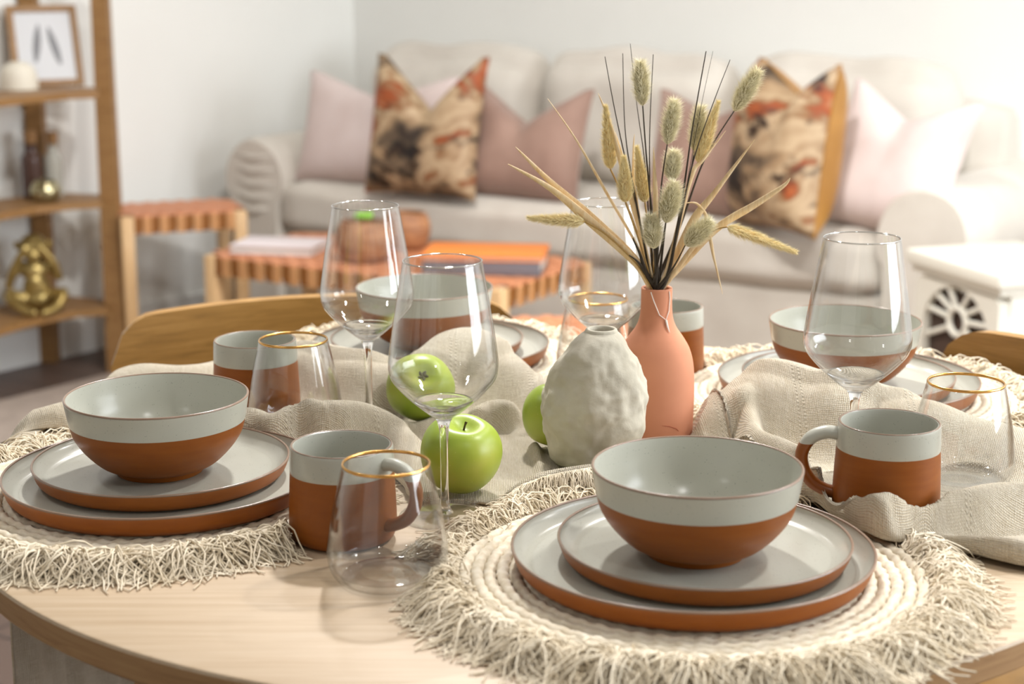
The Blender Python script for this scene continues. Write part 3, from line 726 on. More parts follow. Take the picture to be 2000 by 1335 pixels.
for i, (mids, w, dy, lab) in enumerate(LV):
    t = thing('straw_blade', lab, 'dried grass', MOUTH, 0, 'dry leaf blades in the coral vase'); inv = -MOUTH
    pts = [p+inv for p in stem_pts(i+20, mids, dy)]; n = len(pts); hw = w/2/2.3843*1.62/FPX
    V = []; F = []
    for k, p in enumerate(pts):
        s = k/(n-1); a = pts[max(k-1, 0)]; b = pts[min(k+1, n-1)]; tt = (b-a).normalized()
        side = tt.cross(Vector((.25, 1, .1))).normalized(); nn = side.cross(tt)
        wd = hw*(.30+.70*min(1, s/.35))*max(0.03, 1-max(0, s-.55)/.45)**.8
        V += [p-side*wd, p-side*wd*.4+nn*wd*.28, p+nn*wd*.06-nn*.0003, p+side*wd*.4+nn*wd*.28, p+side*wd]
        V += [p-side*wd*.98-nn*.0004, p-nn*.0007, p+side*wd*.98-nn*.0004]
    for k in range(n-1):
        a, b = k*8, (k+1)*8
        for q in range(4): F.append((a+q, a+q+1, b+q+1, b+q))
        F += [(a+5, b+5, b+6, a+6), (a+6, b+6, b+7, a+7), (a, b, b+5, a+5), (a+4, a+7, b+7, b+4)]
    mesh_obj('blade', V, F, M['straw'], t, sharp=0)
DK = [([(760, 1150), (680, 750), (600, 380), (552, 120)], .8, .0, 'black stem with its tip farthest left'),
      ([(745, 1050), (680, 700), (645, 450), (635, 105)], .8, .01, 'straight black stem left of the tall bunny tail'),
      ([(772, 1100), (740, 640), (700, 340), (670, 60)], .6, .02, 'tallest thin black stem behind the tall bunny tail'),
      ([(772, 1080), (765, 900), (760, 500), (777, 110)], .8, -.006, 'black stem right beside the tall bunny tail'),
      ([(850, 1120), (915, 760), (960, 450), (1023, 95)], 1.1, -.012, 'thickest black stem slanting up to the right'),
      ([(835, 1100), (920, 780), (990, 400), (1055, 95)], .4, .01, 'hair thin black stem between two thicker ones'),
      ([(840, 1150), (940, 700), (990, 520), (1070, 300), (1135, 135)], .7, -.018, 'black stem curving to the right at its tip'),
      ([(745, 1130), (715, 1040), (690, 985), (682, 965)], 1.4, -.02, 'short dark broken twig low on the left'),
      ([(735, 1120), (705, 1075), (665, 1045)], 1.5, -.022, 'short dark twig stub lowest on the left')]
for i, (mids, w, dy, lab) in enumerate(DK):
    t = thing('dark_stem', lab, 'dried grass', MOUTH, 0, 'thin dark stems in the coral vase'); inv = -MOUTH
    pts = [p+inv for p in stem_pts(i+40, mids, dy)]; n = len(pts)
    V, F = tube(pts, [w*(.0018*(1-k/(n-1))**2.5+.00095*(1-.55*k/(n-1))) for k in range(n)], 7); mesh_obj('stem', V, F, M['darkstem'], t, sharp=0)

# ------------------------------------------------------------------ linen runner crumpled across the table
def smax(hs, p=5): return (sum(np.maximum(h, 0)**p for h in hs))**(1/p)
def catm(pts, n):
    pr = smooth_prof(pts, 12); A = np.array(pr); d = np.r_[0, np.cumsum(np.hypot(*np.diff(A[:, :2], axis=0).T))]
    s = np.linspace(0, d[-1], n); return np.stack([np.interp(s, d, A[:, k]) for k in range(A.shape[1])], 1)
def ridge(X, Y, pix, dense=10):
    pts = [(*P(a, b, T+h)[:2], h, w) for a, b, h, w in pix]
    A = np.array(smooth_prof(pts, dense)); out = np.zeros_like(X)
    for a, b in zip(A[:-1], A[1:]):
        dx, dy = b[0]-a[0], b[1]-a[1]; L2 = dx*dx+dy*dy+1e-12
        t = np.clip(((X-a[0])*dx+(Y-a[1])*dy)/L2, 0, 1)
        d = np.hypot(X-a[0]-t*dx, Y-a[1]-t*dy); h = a[2]+(b[2]-a[2])*t; w = a[3]+(b[3]-a[3])*t
        q = d/w; out = np.maximum(out, h*np.exp(-q*q*q*.9 - .1*q))
    return out
RID = [
    [(10, 838, .016, .016), (60, 826, .020, .018), (130, 818, .022, .018), (260, 820, .026, .02), (400, 826, .030, .022), (487, 826, .030, .02), (530, 832, .026, .018)],
    [(45, 805, .016, .016), (130, 789, .022, .02), (260, 760, .020, .03)],
    [(487, 828, .028, .013), (520, 834, .029, .013), (545, 830, .031, .013), (573, 815, .036, .014), (600, 804, .041, .015), (650, 797, .046, .017), (700, 797, .045, .018), (740, 808, .038, .017), (775, 830, .026, .014)],
    [(700, 812, .026, .02), (762, 826, .020, .016), (800, 832, .012, .013), (831, 826, .014, .012), (858, 812, .019, .013), (914, 806, .024, .014), (955, 787, .028, .017), (997, 792, .028, .018), (1025, 805, .022, .016)],
    [(775, 838, .024, .02), (800, 870, .018, .018), (800, 920, .012, .016), (780, 960, .010, .014)],
    [(1003, 962, .012, .010), (1040, 938, .020, .012), (1085, 926, .024, .012), (1150, 914, .027, .013), (1210, 905, .02, .013)],
    [(1046, 868, .009, .008), (1058, 890, .010, .008), (1062, 925, .008, .008)],
    [(1450, 768, .052, .018), (1463, 800, .040, .014), (1482, 842, .034, .013), (1530, 868, .032, .013), (1590, 902, .028, .013), (1620, 930, .016, .013)],
    [(1690, 775, .05, .02), (1660, 800, .036, .02), (1640, 830, .022, .02)],
    [(1560, 928, .030, .012), (1590, 944, .032, .012), (1630, 970, .033, .012), (1680, 998, .032, .012), (1720, 1012, .028, .012)],
    [(1690, 1010, .028, .012), (1740, 988, .035, .013), (1800, 964, .041, .015), (1850, 954, .042, .018), (1920, 947, .041, .02), (2000, 944, .036, .022), (2070, 940, .036, .022)],
    [(1840, 1045, .012, .014), (1900, 1048, .018, .018), (1960, 1055, .020, .02), (2040, 1050, .022, .024)],
    [(1930, 1080, .014, .012), (1975, 1092, .016, .012), (2050, 1095, .016, .014)],
]
CARVE = [([(1795, 1030, .010, .006), (1850, 1022, .010, .007), (1920, 1008, .010, .008), (2010, 996, .010, .010), (2080, 990, .01, .01)], .93),
         ([(1055, 815, .010, .010), (1010, 835, .010, .010), (940, 836, .010, .008), (890, 832, .010, .006)], .8),
         ([(1064, 860, .010, .006), (1072, 900, .010, .006)], .8)]
OBST = [(-.2075, 1.558, .035, .0085), (-.14, 1.596, .040, .0055), (-.2554, 1.6329, .044, .0045), (-.0895, 1.598, .014, .009), (.0415, 1.515, .014, .006), (.0735, 1.470, .037, .0035),
        (.1365, 1.56, .038, .0025), (.0905, 1.63, .040, .0035), (-.0440, 1.388, .014, .003), (-.0559, 1.3348, .039, .0000), (.292, 1.3889, .040, .0085), (.304, 1.3084, .043, .0105), (.3897, 1.4018, .042, .0065)]
NS, NT = 620, 200
cn = catm(NEAR, NS); cf = catm(FAR, NS)
# pair the two borders by their share of the way along x
sx = np.linspace(0, 1, NS); xs = -.470 + sx*.94
def by_x(c):
    k = np.maximum.accumulate(c[:, 0]); s = np.linspace(0, 1, NS); return s
tt = np.linspace(0, 1, NT)[None, :]
X = cn[:, 0:1]*(1-tt) + cf[:, 0:1]*tt; Y = cn[:, 1:2]*(1-tt) + cf[:, 1:2]*tt
edge_w = np.hypot(cn[:, 0]-cf[:, 0], cn[:, 1]-cf[:, 1])[:, None]
dn = tt*edge_w; df = (1-tt)*edge_w
base = np.full_like(X, .0035)
for s in SET:
    d = np.hypot(X-s['mat'][0], Y-s['mat'][1]); base = np.maximum(base, .0035+.0085*np.clip((.19-d)/.012, 0, 1))
hs = [ridge(X, Y, CR1), ridge(X, Y, CR2)] + [ridge(X, Y, r) for r in RID]
Hh = smax(hs)
rs = np.random.RandomState(4)
for k in range(26):        # small random wrinkles
    fx, fy = rs.normal(0, 38, 2); Hh += .00055*np.sin(X*fx + Y*fy + rs.uniform(0, 6))
Hh += .0016*np.sin(X*60+Y*25)*np.sin(Y*48-X*14)
Hh = np.maximum(Hh, 0)
for pix, dep in CARVE:
    k = ridge(X, Y, pix)/.01; Hh = Hh*(1-dep*np.clip(k, 0, 1))
ef = np.clip(df/.020, 0, 1); ef = np.sqrt(1-(1-ef)**2); en = np.clip(dn/.008, 0, 1); en = np.sqrt(1-(1-en)**2)
Hh = Hh*ef*(.12+.88*en)
Z = base + Hh
for ox, oy, orr, ob in OBST:
    d = np.hypot(X-ox, Y-oy); Z = np.minimum(Z, ob + np.maximum(0, d-orr)*3.2)
Z = np.maximum(Z, .0012)
for s in SET:              # keep out of the plates
    d = np.hypot(X-s['din'][0], Y-s['din'][1]); Z = np.where(d < .132, np.minimum(Z, .010), Z)
# over the rim of the table the cloth droops
dt = np.hypot(X-TC.x, Y-TC.y) - TR
Z = Z - np.maximum(0, dt-.002)*.6
V = np.stack([X, Y, T+Z], -1).reshape(-1, 3)
I = np.arange(NS*NT).reshape(NS, NT)
F = np.stack([I[:-1, :-1], I[1:, :-1], I[1:, 1:], I[:-1, 1:]], -1).reshape(-1, 4)
G = np.stack([X, Y, Z], -1)
du = np.linalg.norm(np.diff(G, axis=0), axis=2); dv_ = np.linalg.norm(np.diff(G, axis=1), axis=2)
du = np.repeat(du.mean(axis=1, keepdims=True), NT, 1)
UU = np.concatenate([np.zeros((1, NT)), np.cumsum(du, 0)], 0); VV_ = np.concatenate([np.zeros((NS, 1)), np.cumsum(dv_, 1)], 1)
k9 = np.hanning(61); k9 /= k9.sum()
for q in range(NT): VV_[:, q] = np.convolve(np.pad(VV_[:, q], 30, 'edge'), k9, 'valid')
uvc = np.stack([UU, VV_], -1).reshape(-1, 2)
runner = thing('table_runner', 'crumpled natural linen runner winding across the table', 'table runner', (0, 0, 0))
cl = mesh_obj('cloth', V, F, M['linen'], runner, sharp=0, uv=uvc)
md = cl.modifiers.new('thick', 'SOLIDIFY'); md.thickness = .0022; md.offset = -1
# end of the runner hanging down from the left rim of the table
VV = []; UV = []; n1, n2 = 60, 50
a0, a1 = math.radians(172), math.radians(140)
for i in range(n1+1):
    s = i/n1; a = a0+(a1-a0)*s
    for j in range(n2+1):
        q = j/n2; fold = .006*math.sin(s*19+q*2)+.004*math.sin(s*43+1)
        drop = max(0, q-.045)*.42; rad = TR-.014+min(1, q/.06)*.020 + fold*min(1, q*2)
        VV.append((TC.x+rad*math.cos(a)*(1-.04*q*s), TC.y+rad*math.sin(a), T+.0010-drop)); UV.append((s*.35, q*.42))
FF = [(i*(n2+1)+j, i*(n2+1)+j+1, (i+1)*(n2+1)+j+1, (i+1)*(n2+1)+j) for i in range(n1) for j in range(n2)]
ov = mesh_obj('hanging_end', VV, FF, M['linen'], runner, sharp=0, uv=UV); md = ov.modifiers.new('thick', 'SOLIDIFY'); md.thickness = .002
# frayed hems
V = []; F = []; r_ = random.Random(9)
def fray(path, n, L, dirfn, droop=.8):
    A = catm(path, 200)
    for q in range(n):
        k = r_.randrange(200); p = A[k]; h = dirfn(k/200) + r_.gauss(0, .35); l = L*r_.uniform(.6, 1.2); x, y, z = p; pts = []
        up = r_.uniform(-.1, .35)
        for i in range(6):
            s = i/5; pts.append((x, y, max(T+.0012, z + l*(up*s - droop*s*s)))); x += l/5*math.cos(h)*.8; y += l/5*math.sin(h)*.8; h += r_.gauss(0, .25)
        strand(V, F, pts, .0006, .0003)
def pz(a, b, h): p = P(a, b, T+h); return (p.x, p.y, p.z)
fray([pz(985, 972, .012), pz(1010, 955, .018), (*pz(1050, 935, .024),), pz(1100, 922, .028), pz(1160, 912, .030), pz(1215, 905, .024)], 520, .022, lambda s: -1.9+.8*s)
fray([(TC.x+(TR+.006)*math.cos(a1)*.96, TC.y+(TR+.006)*math.sin(a1), T+.006-q*.42) for q in (.15, .4, .7, .95)], 160, .02, lambda s: -.1)
o = mesh_obj('frayed_hem', V, F, M['fringe'], runner, sharp=0); o['kind'] = 'stuff'

# ------------------------------------------------------------------ sofa
SA = Vector((-.80, 5.25, 0)); SR = math.radians(-33.2)
sofa = thing('sofa', 'three seat sofa in a creased pale slipcover along the back wall', 'sofa', SA, SR)
from mathutils import noise as nz
def crumple(V, amp, sc, off=0.): return [tuple(Vector(v) + Vector((nz.noise(Vector(v)*sc+Vector((off, 0, 0))), nz.noise(Vector(v)*sc+Vector((0, 9+off, 0))), nz.noise(Vector(v)*sc+Vector((0, 0, 5+off)))))*amp) for v in V]
def soft_box(x0, x1, y0, y1, z0, z1, r, n=14, crown=.02):
    """rounded, slightly crowned upholstered block"""
    V = []; F = []; idx = {}
    def pt(a, b, c):
        k = (a, b, c)
        if k in idx: return idx[k]
        u, v, w = [2*q/n-1 for q in k]
        hx, hy, hz = (x1-x0)/2, (y1-y0)/2, (z1-z0)/2
        p = Vector((u*hx, v*hy, w*hz)); inner = Vector((max(-hx+r, min(hx-r, p.x)), max(-hy+r, min(hy-r, p.y)), max(-hz+r, min(hz-r, p.z))))
        d = p-inner
        if d.length > 1e-6: p = inner + d.normalized()*min(r, d.length) if d.length > r else p
        p.z += crown*w*(1-u**4)*(1-v**4); p.y += crown*.8*v*(1-u**4)*(1-w**4)
        idx[k] = len(V); V.append(tuple(p+Vector(((x0+x1)/2, (y0+y1)/2, (z0+z1)/2)))); return idx[k]
    for ax in range(3):
        for s in (0, n):
            for i in range(n):
                for j in range(n):
                    q = []
                    for di, dj in ((0, 0), (1, 0), (1, 1), (0, 1)):
                        k = [0, 0, 0]; k[ax] = s; k[(ax+1) % 3] = i+di; k[(ax+2) % 3] = j+dj; q.append(pt(*k))
                    F.append(tuple(q if s == n else reversed(q)))
    return V, F
SL = 2.14
V, F = soft_box(.06, SL-.06, .02, .80, .03, .37, .03, 14, .0); mesh_obj('skirt', crumple(V, .006, 6), F, M['sofa'], sofa, sharp=0)
V, F = soft_box(.09, SL-.09, -.01, .62, .355, .515, .05, 26, .012); mesh_obj('seat_cushion', crumple(V, .010, 5), F, M['sofa'], sofa, sharp=0)
V, F = soft_box(-.02, SL+.02, .60, .80, .05, .80, .07, 16, .01); mesh_obj('back_frame', crumple(V, .012, 5), F, M['sofa'], sofa, sharp=0)
for k in range(3):
    x0 = .08+.66*k; V, F = soft_box(x0, x0+.655, -.10, .12, 0, .40, .095, 18, .035)
    V = crumple(V, .022, 5.5, k*3.3); mm = Matrix.Translation((0, .50, .49)) @ Matrix.Rotation(math.radians(-9), 4, 'X')
    mesh_obj('back_cushion', *xform((V, F), mtx=mm), M['sofa'], sofa, sharp=0)
for x in (0., SL):
    # rolled arm: an upright panel under a fat scroll
    outl = [(-.075, .03), (.085, .03), (.09, .38)]; sgn = -1 if x == 0 else 1
    cx0, cz, rr = -.012, .515, .125
    for k in range(19):
        a = math.radians(-35 + k*(250/18)); outl.append((cx0+rr*1.0*math.cos(a), cz+rr*math.sin(a)))
    outl.append((-.08, .38)); n = len(outl); V = []; F = []
    ys = [-.0, .012, .03, .2, .4, .6, .78, .80]; ins = [.022, .006, 0, 0, 0, 0, 0, .02]
    if sgn > 0: outl = [(-a, b) for a, b in reversed(outl)]
    for y, q in zip(ys, ins):
        for a, b in outl:
            V.append((x+a*(1-q*4), y+.0, b - q*(b-.4)*1.2))
    for j in range(len(ys)-1):
        for i in range(n): F.append((j*n+i, j*n+(i+1) % n, (j+1)*n+(i+1) % n, (j+1)*n+i))
    F.append(tuple(range(n))); F.append(tuple(reversed(range((len(ys)-1)*n, len(ys)*n))))
    mesh_obj('arm', crumple(V, .007, 9, x), F, M['sofa'], sofa, sharp=45)
    # gathered pleats on the front of the scroll
    mb = MB()
    if x > 0: continue
    for k in range(5):
        z = .585-k*.042; w = .095*math.sqrt(max(.1, 1-((z-.515)/.125)**2))
        mb.add(*tube([(x-.012*(1 if sgn < 0 else -1)-w, .004, z+.004), (x-.012*(1 if sgn < 0 else -1), -.006, z-.006), (x-.012*(1 if sgn < 0 else -1)+w, .004, z+.006)], [.004, .008, .005], 8))
    mb.build('arm_pleats', M['sofa'], sofa, sharp=0)

# ------------------------------------------------------------------ cushions
def pillow(name, label, bottom, rz, w, h, th, dip, m, tilt=-14, dipx=0., piping=None, roll=0., back=None, group='scatter cushions on the sofa', skew=0.):
    t = thing(name, label, 'cushion', bottom, 0, group, rot=(math.radians(tilt), math.radians(roll), rz))
    n = 40; sides = []
    for s in (-1, 1):
        V = []; F = []
        for j in range(n+1):
            for i in range(n+1):
                u, v = -1+2*i/n, -1+2*j/n
                pin = .07*(1-abs(v)**2.2)*np.sign(u)*abs(u)**3; pin2 = .05*(1-abs(u)**2.2)*np.sign(v)*abs(v)**3
                x = (u-pin)*w/2; z = (v-pin2)*h/2
                k = max(0, (v+.35)/1.35)**1.3
                uu = abs(u-dipx)/(.92+.92*dipx*(1 if u > dipx else -1)*-1)
                z -= dip*1.12*h*(math.sqrt(max(0, 1-uu)**2+.004)-.063)*k
                puff = max(0, (1-u**4))**.55*max(0, (1-v**4))**.55
                puff *= 1-.55*min(1, dip*3)*math.exp(-((u-dipx)/.22)**2)*k
                y = s*th/2*puff
                wr = nz.noise(Vector((x*7, z*7, s*3+w*9)))*.008*puff
                V.append((x + skew*z, y+s*wr, z+h/2))
        for j in range(n):
            for i in range(n):
                q = (j*(n+1)+i, j*(n+1)+i+1, (j+1)*(n+1)+i+1, (j+1)*(n+1)+i); F.append(q if s < 0 else tuple(reversed(q)))
        sides.append((V, F))
    if back is None:
        mb = MB().add(*sides[0]).add(*sides[1]); mb.build('cover', m, t, sharp=0)
    else:
        mesh_obj('front_cover', *sides[0], m, t, sharp=0); mesh_obj('back_cover', *sides[1], back, t, sharp=0)
    ring = [i for i in range(n+1)] + [j*(n+1)+n for j in range(1, n+1)] + [n*(n+1)+i for i in range(n-1, -1, -1)] + [j*(n+1) for j in range(n-1, 0, -1)]
    V, F = tube([sides[0][0][i] for i in ring], .0035, 6, closed=True); mesh_obj('piping', V, F, piping or m, t, sharp=0)
    return t
ZS = .515
def sp_(px, py, z=ZS): return P(px, py, z)
pillow('cushion', 'plain blush cushion beside the left sofa arm', sp_(718, 362), SR+.02, .56, .34, .13, .20, M['blush'], -16)
pillow('cushion', 'rust floral cushion with deep chopped dip between blush and mauve', sp_(818, 382), SR+.06, .375, .405, .14, .37, M['floral'], -12, dipx=.1)
pillow('cushion', 'mauve velvet cushion left of the dried grasses', sp_(1008, 389), SR-.03, .405, .325, .14, .30, M['mauve'], -16)
pillow('cushion', 'mauve velvet cushion half hidden behind the dried grasses', sp_(1368, 424), SR-.05, .36, .335, .13, .16, M['mauve'], -15)
pillow('cushion', 'rust floral cushion with gold satin reverse turned sideways', sp_(1512, 448), SR-.50, .33, .425, .21, .20, M['floral'], -8, dipx=.35, back=M['goldsatin'], piping=M['goldsatin'])
pillow('cushion', 'plain blush cushion beside the right sofa arm', sp_(1702, 452), SR-.10, .35, .37, .15, .19, M['blush'], -20, roll=8)

# ------------------------------------------------------------------ woven leather stool and benches
def woven(name, label, cat, centre, rz, L, D, H, na, nb):
    t = thing(name, label, cat, (centre[0], centre[1], 0), rz); lg = .038; sd = .055
    for sx in (-1, 1):
        for sy in (-1, 1):
            V, F = box(sx*(L/2-lg/2)-lg/2, sx*(L/2-lg/2)+lg/2, sy*(D/2-lg/2)-lg/2, sy*(D/2-lg/2)+lg/2, 0, H-.004, .004); mesh_obj('leg', V, F, M['palewood'], t)
    for sy in (-1, 1):
        V, F = box(-L/2+lg, L/2-lg, sy*(D/2-.019)-.012, sy*(D/2-.019)+.012, H-.045, H-.008, .004); mesh_obj('rail', V, F, M['palewood'], t)
        V, F = box(sy*(L/2-.019)-.012, sy*(L/2-.019)+.012, -D/2+lg, D/2-lg, H-.045, H-.008, .004); mesh_obj('rail', V, F, M['palewood'], t)
    def strap(wid, halfspan, proud, nseg, ph, axis, off):
        e = halfspan + (.004 if proud else -.003); pr = []
        pr.append((-e, H-sd)); pr.append((-e, H-.006))
        for k in range(nseg+1):
            s = -1+2*k/nseg; pr.append((s*(halfspan-.002), H+.0015*(1 if (k+ph) % 2 else -1)))
        pr += [(e, H-.006), (e, H-sd)]
        V = []; F = []
        for (a, z) in pr:
            for q in (-wid/2, wid/2): V.append((off+q, a, z) if axis else (a, off+q, z))
        for k in range(len(pr)-1): F.append((2*k, 2*k+1, 2*k+3, 2*k+2))
        return V, F
    wa = (L-2*lg)/na; wb = (D-2*lg)/nb
    for i in range(na):
        V, F = strap(wa*.94, D/2, i % 2 == 1, nb, i, True, -L/2+lg+wa*(i+.5))
        o = mesh_obj('leather_strap', V, F, M['leather_side_lit'] if i % 2 else M['leather_side_shaded'], t, smooth=False); o.modifiers.new('thick', 'SOLIDIFY').thickness = .002
        o.data.materials.append(M['leather']); 
        for k, p in enumerate(o.data.polygons):
            if 1 <= k < len(o.data.polygons)-1: p.material_index = 1  # top faces plain tan; sides keep the painted lit and shaded tones
    for i in range(nb):
        V, F = strap(wb*.94, L/2, i % 2 == 1, na, i+1, False, -D/2+lg+wb*(i+.5))
        o = mesh_obj('leather_strap', V, F, M['leather_side_lit'] if i % 2 else M['leather_side_shaded'], t, smooth=False); o.modifiers.new('thick', 'SOLIDIFY').thickness = .002
        o.data.materials.append(M['leather'])
        for k, p in enumerate(o.data.polygons):
            if 1 <= k < len(o.data.polygons)-1: p.material_index = 1
    return t
woven('woven_stool', 'small stool with tan leather weave between shelf and sofa arm', 'stool', (-1.005, 5.00), math.radians(22), .37, .27, .462, 12, 8)
BH = .405
bl, bb, bf, br_ = P(362, 493, BH), P(635, 453, BH), P(962, 562, BH), P(1172, 510, BH)
bc = (bl+br_+bf+bb)/4; dv = ((bf-bl)+(br_-bb))/2; bang = math.atan2(dv.y, dv.x)
woven('woven_bench', 'long low bench with tan leather weave in front of the sofa', 'bench', (bc.x, bc.y), bang, .95, .46, BH, 30, 14)
woven('woven_bench', 'nearer low bench with tan leather weave just behind the table', 'bench', (.10, 3.44), math.radians(8), .40, .36, .425, 13, 11)

# things on the long bench
def book(label, px, py, z, rz, L, D, H, m, spine_front=False):
    p = P(px, py, z); t = thing('book', label, 'book', p, rz, 'books on the long bench')
    V, F = box(-L/2+.004, L/2-.004, -D/2+.006, D/2-.006, .003, H-.003, .001); mesh_obj('pages', V, F, M['pages'], t)
    for z0 in (0, H-.003): V, F = box(-L/2, L/2, -D/2, D/2, z0, z0+.003, .001); mesh_obj('cover', V, F, m, t)
    sy = -1 if spine_front else 1
    V, F = box(-L/2, L/2, min(sy*D/2, sy*(D/2-.004)), max(sy*D/2, sy*(D/2-.004)), 0, H, .001); mesh_obj('spine', V, F, m, t)
    return t
BZ = BH+.003
book('pale pinkish white book at the left end of the bench', 548, 487, BZ, bang+.34, .235, .17, .022, M['bookpink'])
gb = book('thick grey book under the orange book', 950, 524, BZ, bang+.42, .30, .20, .035, M['bookgrey'], True)
ob = book('orange book lying on the thick grey book', 950, 524, BZ, bang+.44, .31, .205, .014, M['bookorange']); ob.location = gb.location + Vector((0, .005, .0355))
def pot(label, px, py, R, H, sprig):
    p = P(px, py, BZ); t = thing('wooden_pot', label, 'pot', p, 0, 'turned wooden pots on the bench')
    pr = smooth_prof([(0, 0), (R*.62, 0), (R*.85, H*.18), (R, H*.5), (R*.93, H*.82), (R*.78, H), (R*.70, H*.99), (R*.72, H*.85), (0, H*.78)], 5)
    mesh_obj('body', *lathe(pr, 48), M['potwood'], t, sharp=0)
    V, F = lathe([(0, H*.86), (R*.72, H*.86)], 32); mesh_obj('soil', V, F, M['soil'], t)
    if sprig:
        for k in range(7):
            a = k*.9; q = .012+.006*(k % 3)
            V, F = ellipsoid((math.cos(a)*q, math.sin(a)*q, H+.012+.004*(k % 2)), (.012, .010, .009), 8, 5); mesh_obj('leaf', V, F, M['leafgreen'], t)
pot('carved wooden pot with a small green sprig', 713, 508, .078, .105, True)
pot('plain round wooden pot beside the sprig pot', 795, 484, .066, .098, False)

# ------------------------------------------------------------------ white stove
STH = .55
s1, s2, s3 = P(1768, 484, STH), P(1953, 538, STH), P(1924, 463, STH)
sa = math.atan2((s2-s1).y, (s2-s1).x); SWd = (s2-s1).length; SDp = .30
st = thing('electric_stove', 'ivory stove shaped heater with sunburst window by the sofa', 'heater', (s1.x, s1.y, 0), sa)
# local x along the front from s1 to s2, local +y into the body
V, F = box(0, SWd, 0, SDp, STH-.032, STH, .008); mesh_obj('top_plate', V, F, M['stove'], st)
V, F = box(.012, SWd-.012, .012, SDp-.012, STH-.05, STH-.030, .004); mesh_obj('cornice', V, F, M['stove'], st)
mb = MB(); fw0, fw1 = .035, SWd-.035
mb.add(*box(.02, SWd-.02, .045, SDp-.02, .06, STH-.05, .004)); mb.build('body', M['stove'], st)
V, F = box(.045, SWd-.045, .039, .0445, .10, STH-.075); mesh_obj('fire_box', V, F, M['ember'], st, smooth=False)
cxm = SWd/2; zc = .392; Rin = .122; Rz = .098
mb = MB()                                      # arched door frame
arc = [(cxm+Rin*math.cos(a), zc+Rz*math.sin(a)) for a in np.linspace(0, PI, 25)]; arco = []
topz = STH-.055
for k, a in enumerate(np.linspace(0, PI, 25)):
    c, s_ = math.cos(a), math.sin(a); f = min((SWd/2-.022)/abs(c) if abs(c) > 1e-6 else 9, (topz-zc)/s_ if s_ > 1e-6 else 9); arco.append((cxm+f*c, zc+f*s_))
for y0, y1 in ((.020, .044),):
    V = []; F = []
    for (a, b), (c, d) in zip(arc, arco): V += [(a, y0, b), (c, y0, d), (a, y1, b), (c, y1, d)]
    for k in range(24):
        q = k*4; F += [(q, q+4, q+5, q+1), (q+2, q+3, q+7, q+6), (q, q+2, q+6, q+4), (q+1, q+5, q+7, q+3)]
    mb.add(V, F)
mb.add(*box(.022, .022+(cxm-.022-Rin), .020, .044, .06, zc)); mb.add(*box(cxm+Rin, SWd-.022, .020, .044, .06, zc)); mb.add(*box(.022, SWd-.022, .020, .044, .05, .11))
mb.build('door_frame', M['stove'], st, smooth=False)
bz = zc+.022
ringp = [(cxm+.032*math.cos(a), .028, bz+.030*math.sin(a)) for a in np.linspace(0, 2*PI, 32, endpoint=False)]
V, F = tube(ringp, .0075, 10, closed=True); mesh_obj('sunburst_hub', V, F, M['stove'], st)
for a in np.radians([-28, 8, 38, 68, 112, 142, 172, 208]):
    c, s_ = math.cos(a), math.sin(a); f = Rin+.008
    V, F = tube([(cxm+.034*c, .029, bz+.036*s_), (cxm+f*c, .029, bz+(Rz-.008 if s_ > 0 else .105)*s_)], .0062, 8); mesh_obj('sunburst_ray', V, F, M['stove'], st)
for sx in (.03, SWd-.03):
    for sy in (.04, SDp-.03): V, F = tube([(sx, sy, .065), (sx, sy, 0)], [.018, .012], 12); mesh_obj('foot', V, F, M['stove'], st)

# ------------------------------------------------------------------ wooden corner shelf with its ornaments
shelf = thing('ladder_shelf', 'open walnut ladder shelf standing by the left wall', 'shelf', (0, 0, 0))
def post(p0, p1, w0, w1, name='post'):
    d = Vector(p1)-Vector(p0); V = []
    for p, w in ((p0, w0), (p1, w1)):
        for sx, sy in ((-1, -1), (1, -1), (1, 1), (-1, 1)): V.append((p[0]+sx*w/2, p[1]+sy*w/2, p[2]))
    F = [(0, 1, 5, 4), (1, 2, 6, 5), (2, 3, 7, 6), (3, 0, 4, 7), (3, 2, 1, 0), (4, 5, 6, 7)]
    return mesh_obj(name, V, F, M['shelfwood'], shelf, smooth=False)
pf = P(233, 722, .0); ptop = PV(193, -60, 4.93)
post(pf, ptop, .058, .046)
pb = P(99, 704, 0.); pbt = PV(52, -60, 4.96)
post(pb, pbt, .05, .048)
post(P(-60, 760, 0), PV(-80, -60, 4.62), .055, .048)
def inroom(p, gap=.012):        # keep a point in front of the left wall
    nx, ny = math.sin(LA), -math.cos(LA); d = (p.x-CX)*nx + (p.y-CY)*ny
    return p if d > gap else p + Vector((nx, ny, 0))*(gap-d)
SHZ = [(.195, [(212, 603), (150, 606), (92, 617), (40, 630), (0, 642), (-90, 668)], [(-90, 606), (0, 598), (130, 577), (212, 585)]),
       (.512, [(200, 393), (140, 396), (70, 404), (0, 416), (-90, 436)], [(-90, 398), (0, 388), (120, 376), (200, 379)]),
       (.828, [(192, 178), (130, 180), (70, 186), (0, 194), (-90, 206)], [(-90, 184), (0, 177), (100, 170), (192, 170)])]
for z, fr, bk in SHZ:
    pl = [inroom(P(a, b, z)) for a, b in fr + bk]; n = len(pl)
    V = [(p.x, p.y, z) for p in pl] + [(p.x, p.y, z-.02) for p in pl]
    F = [tuple(range(n)), tuple(reversed(range(n, 2*n)))] + [(i, n+i, n+(i+1) % n, (i+1) % n) for i in range(n)]
    mesh_obj('shelf_board', V, F, M['shelfwood'], shelf, smooth=False)
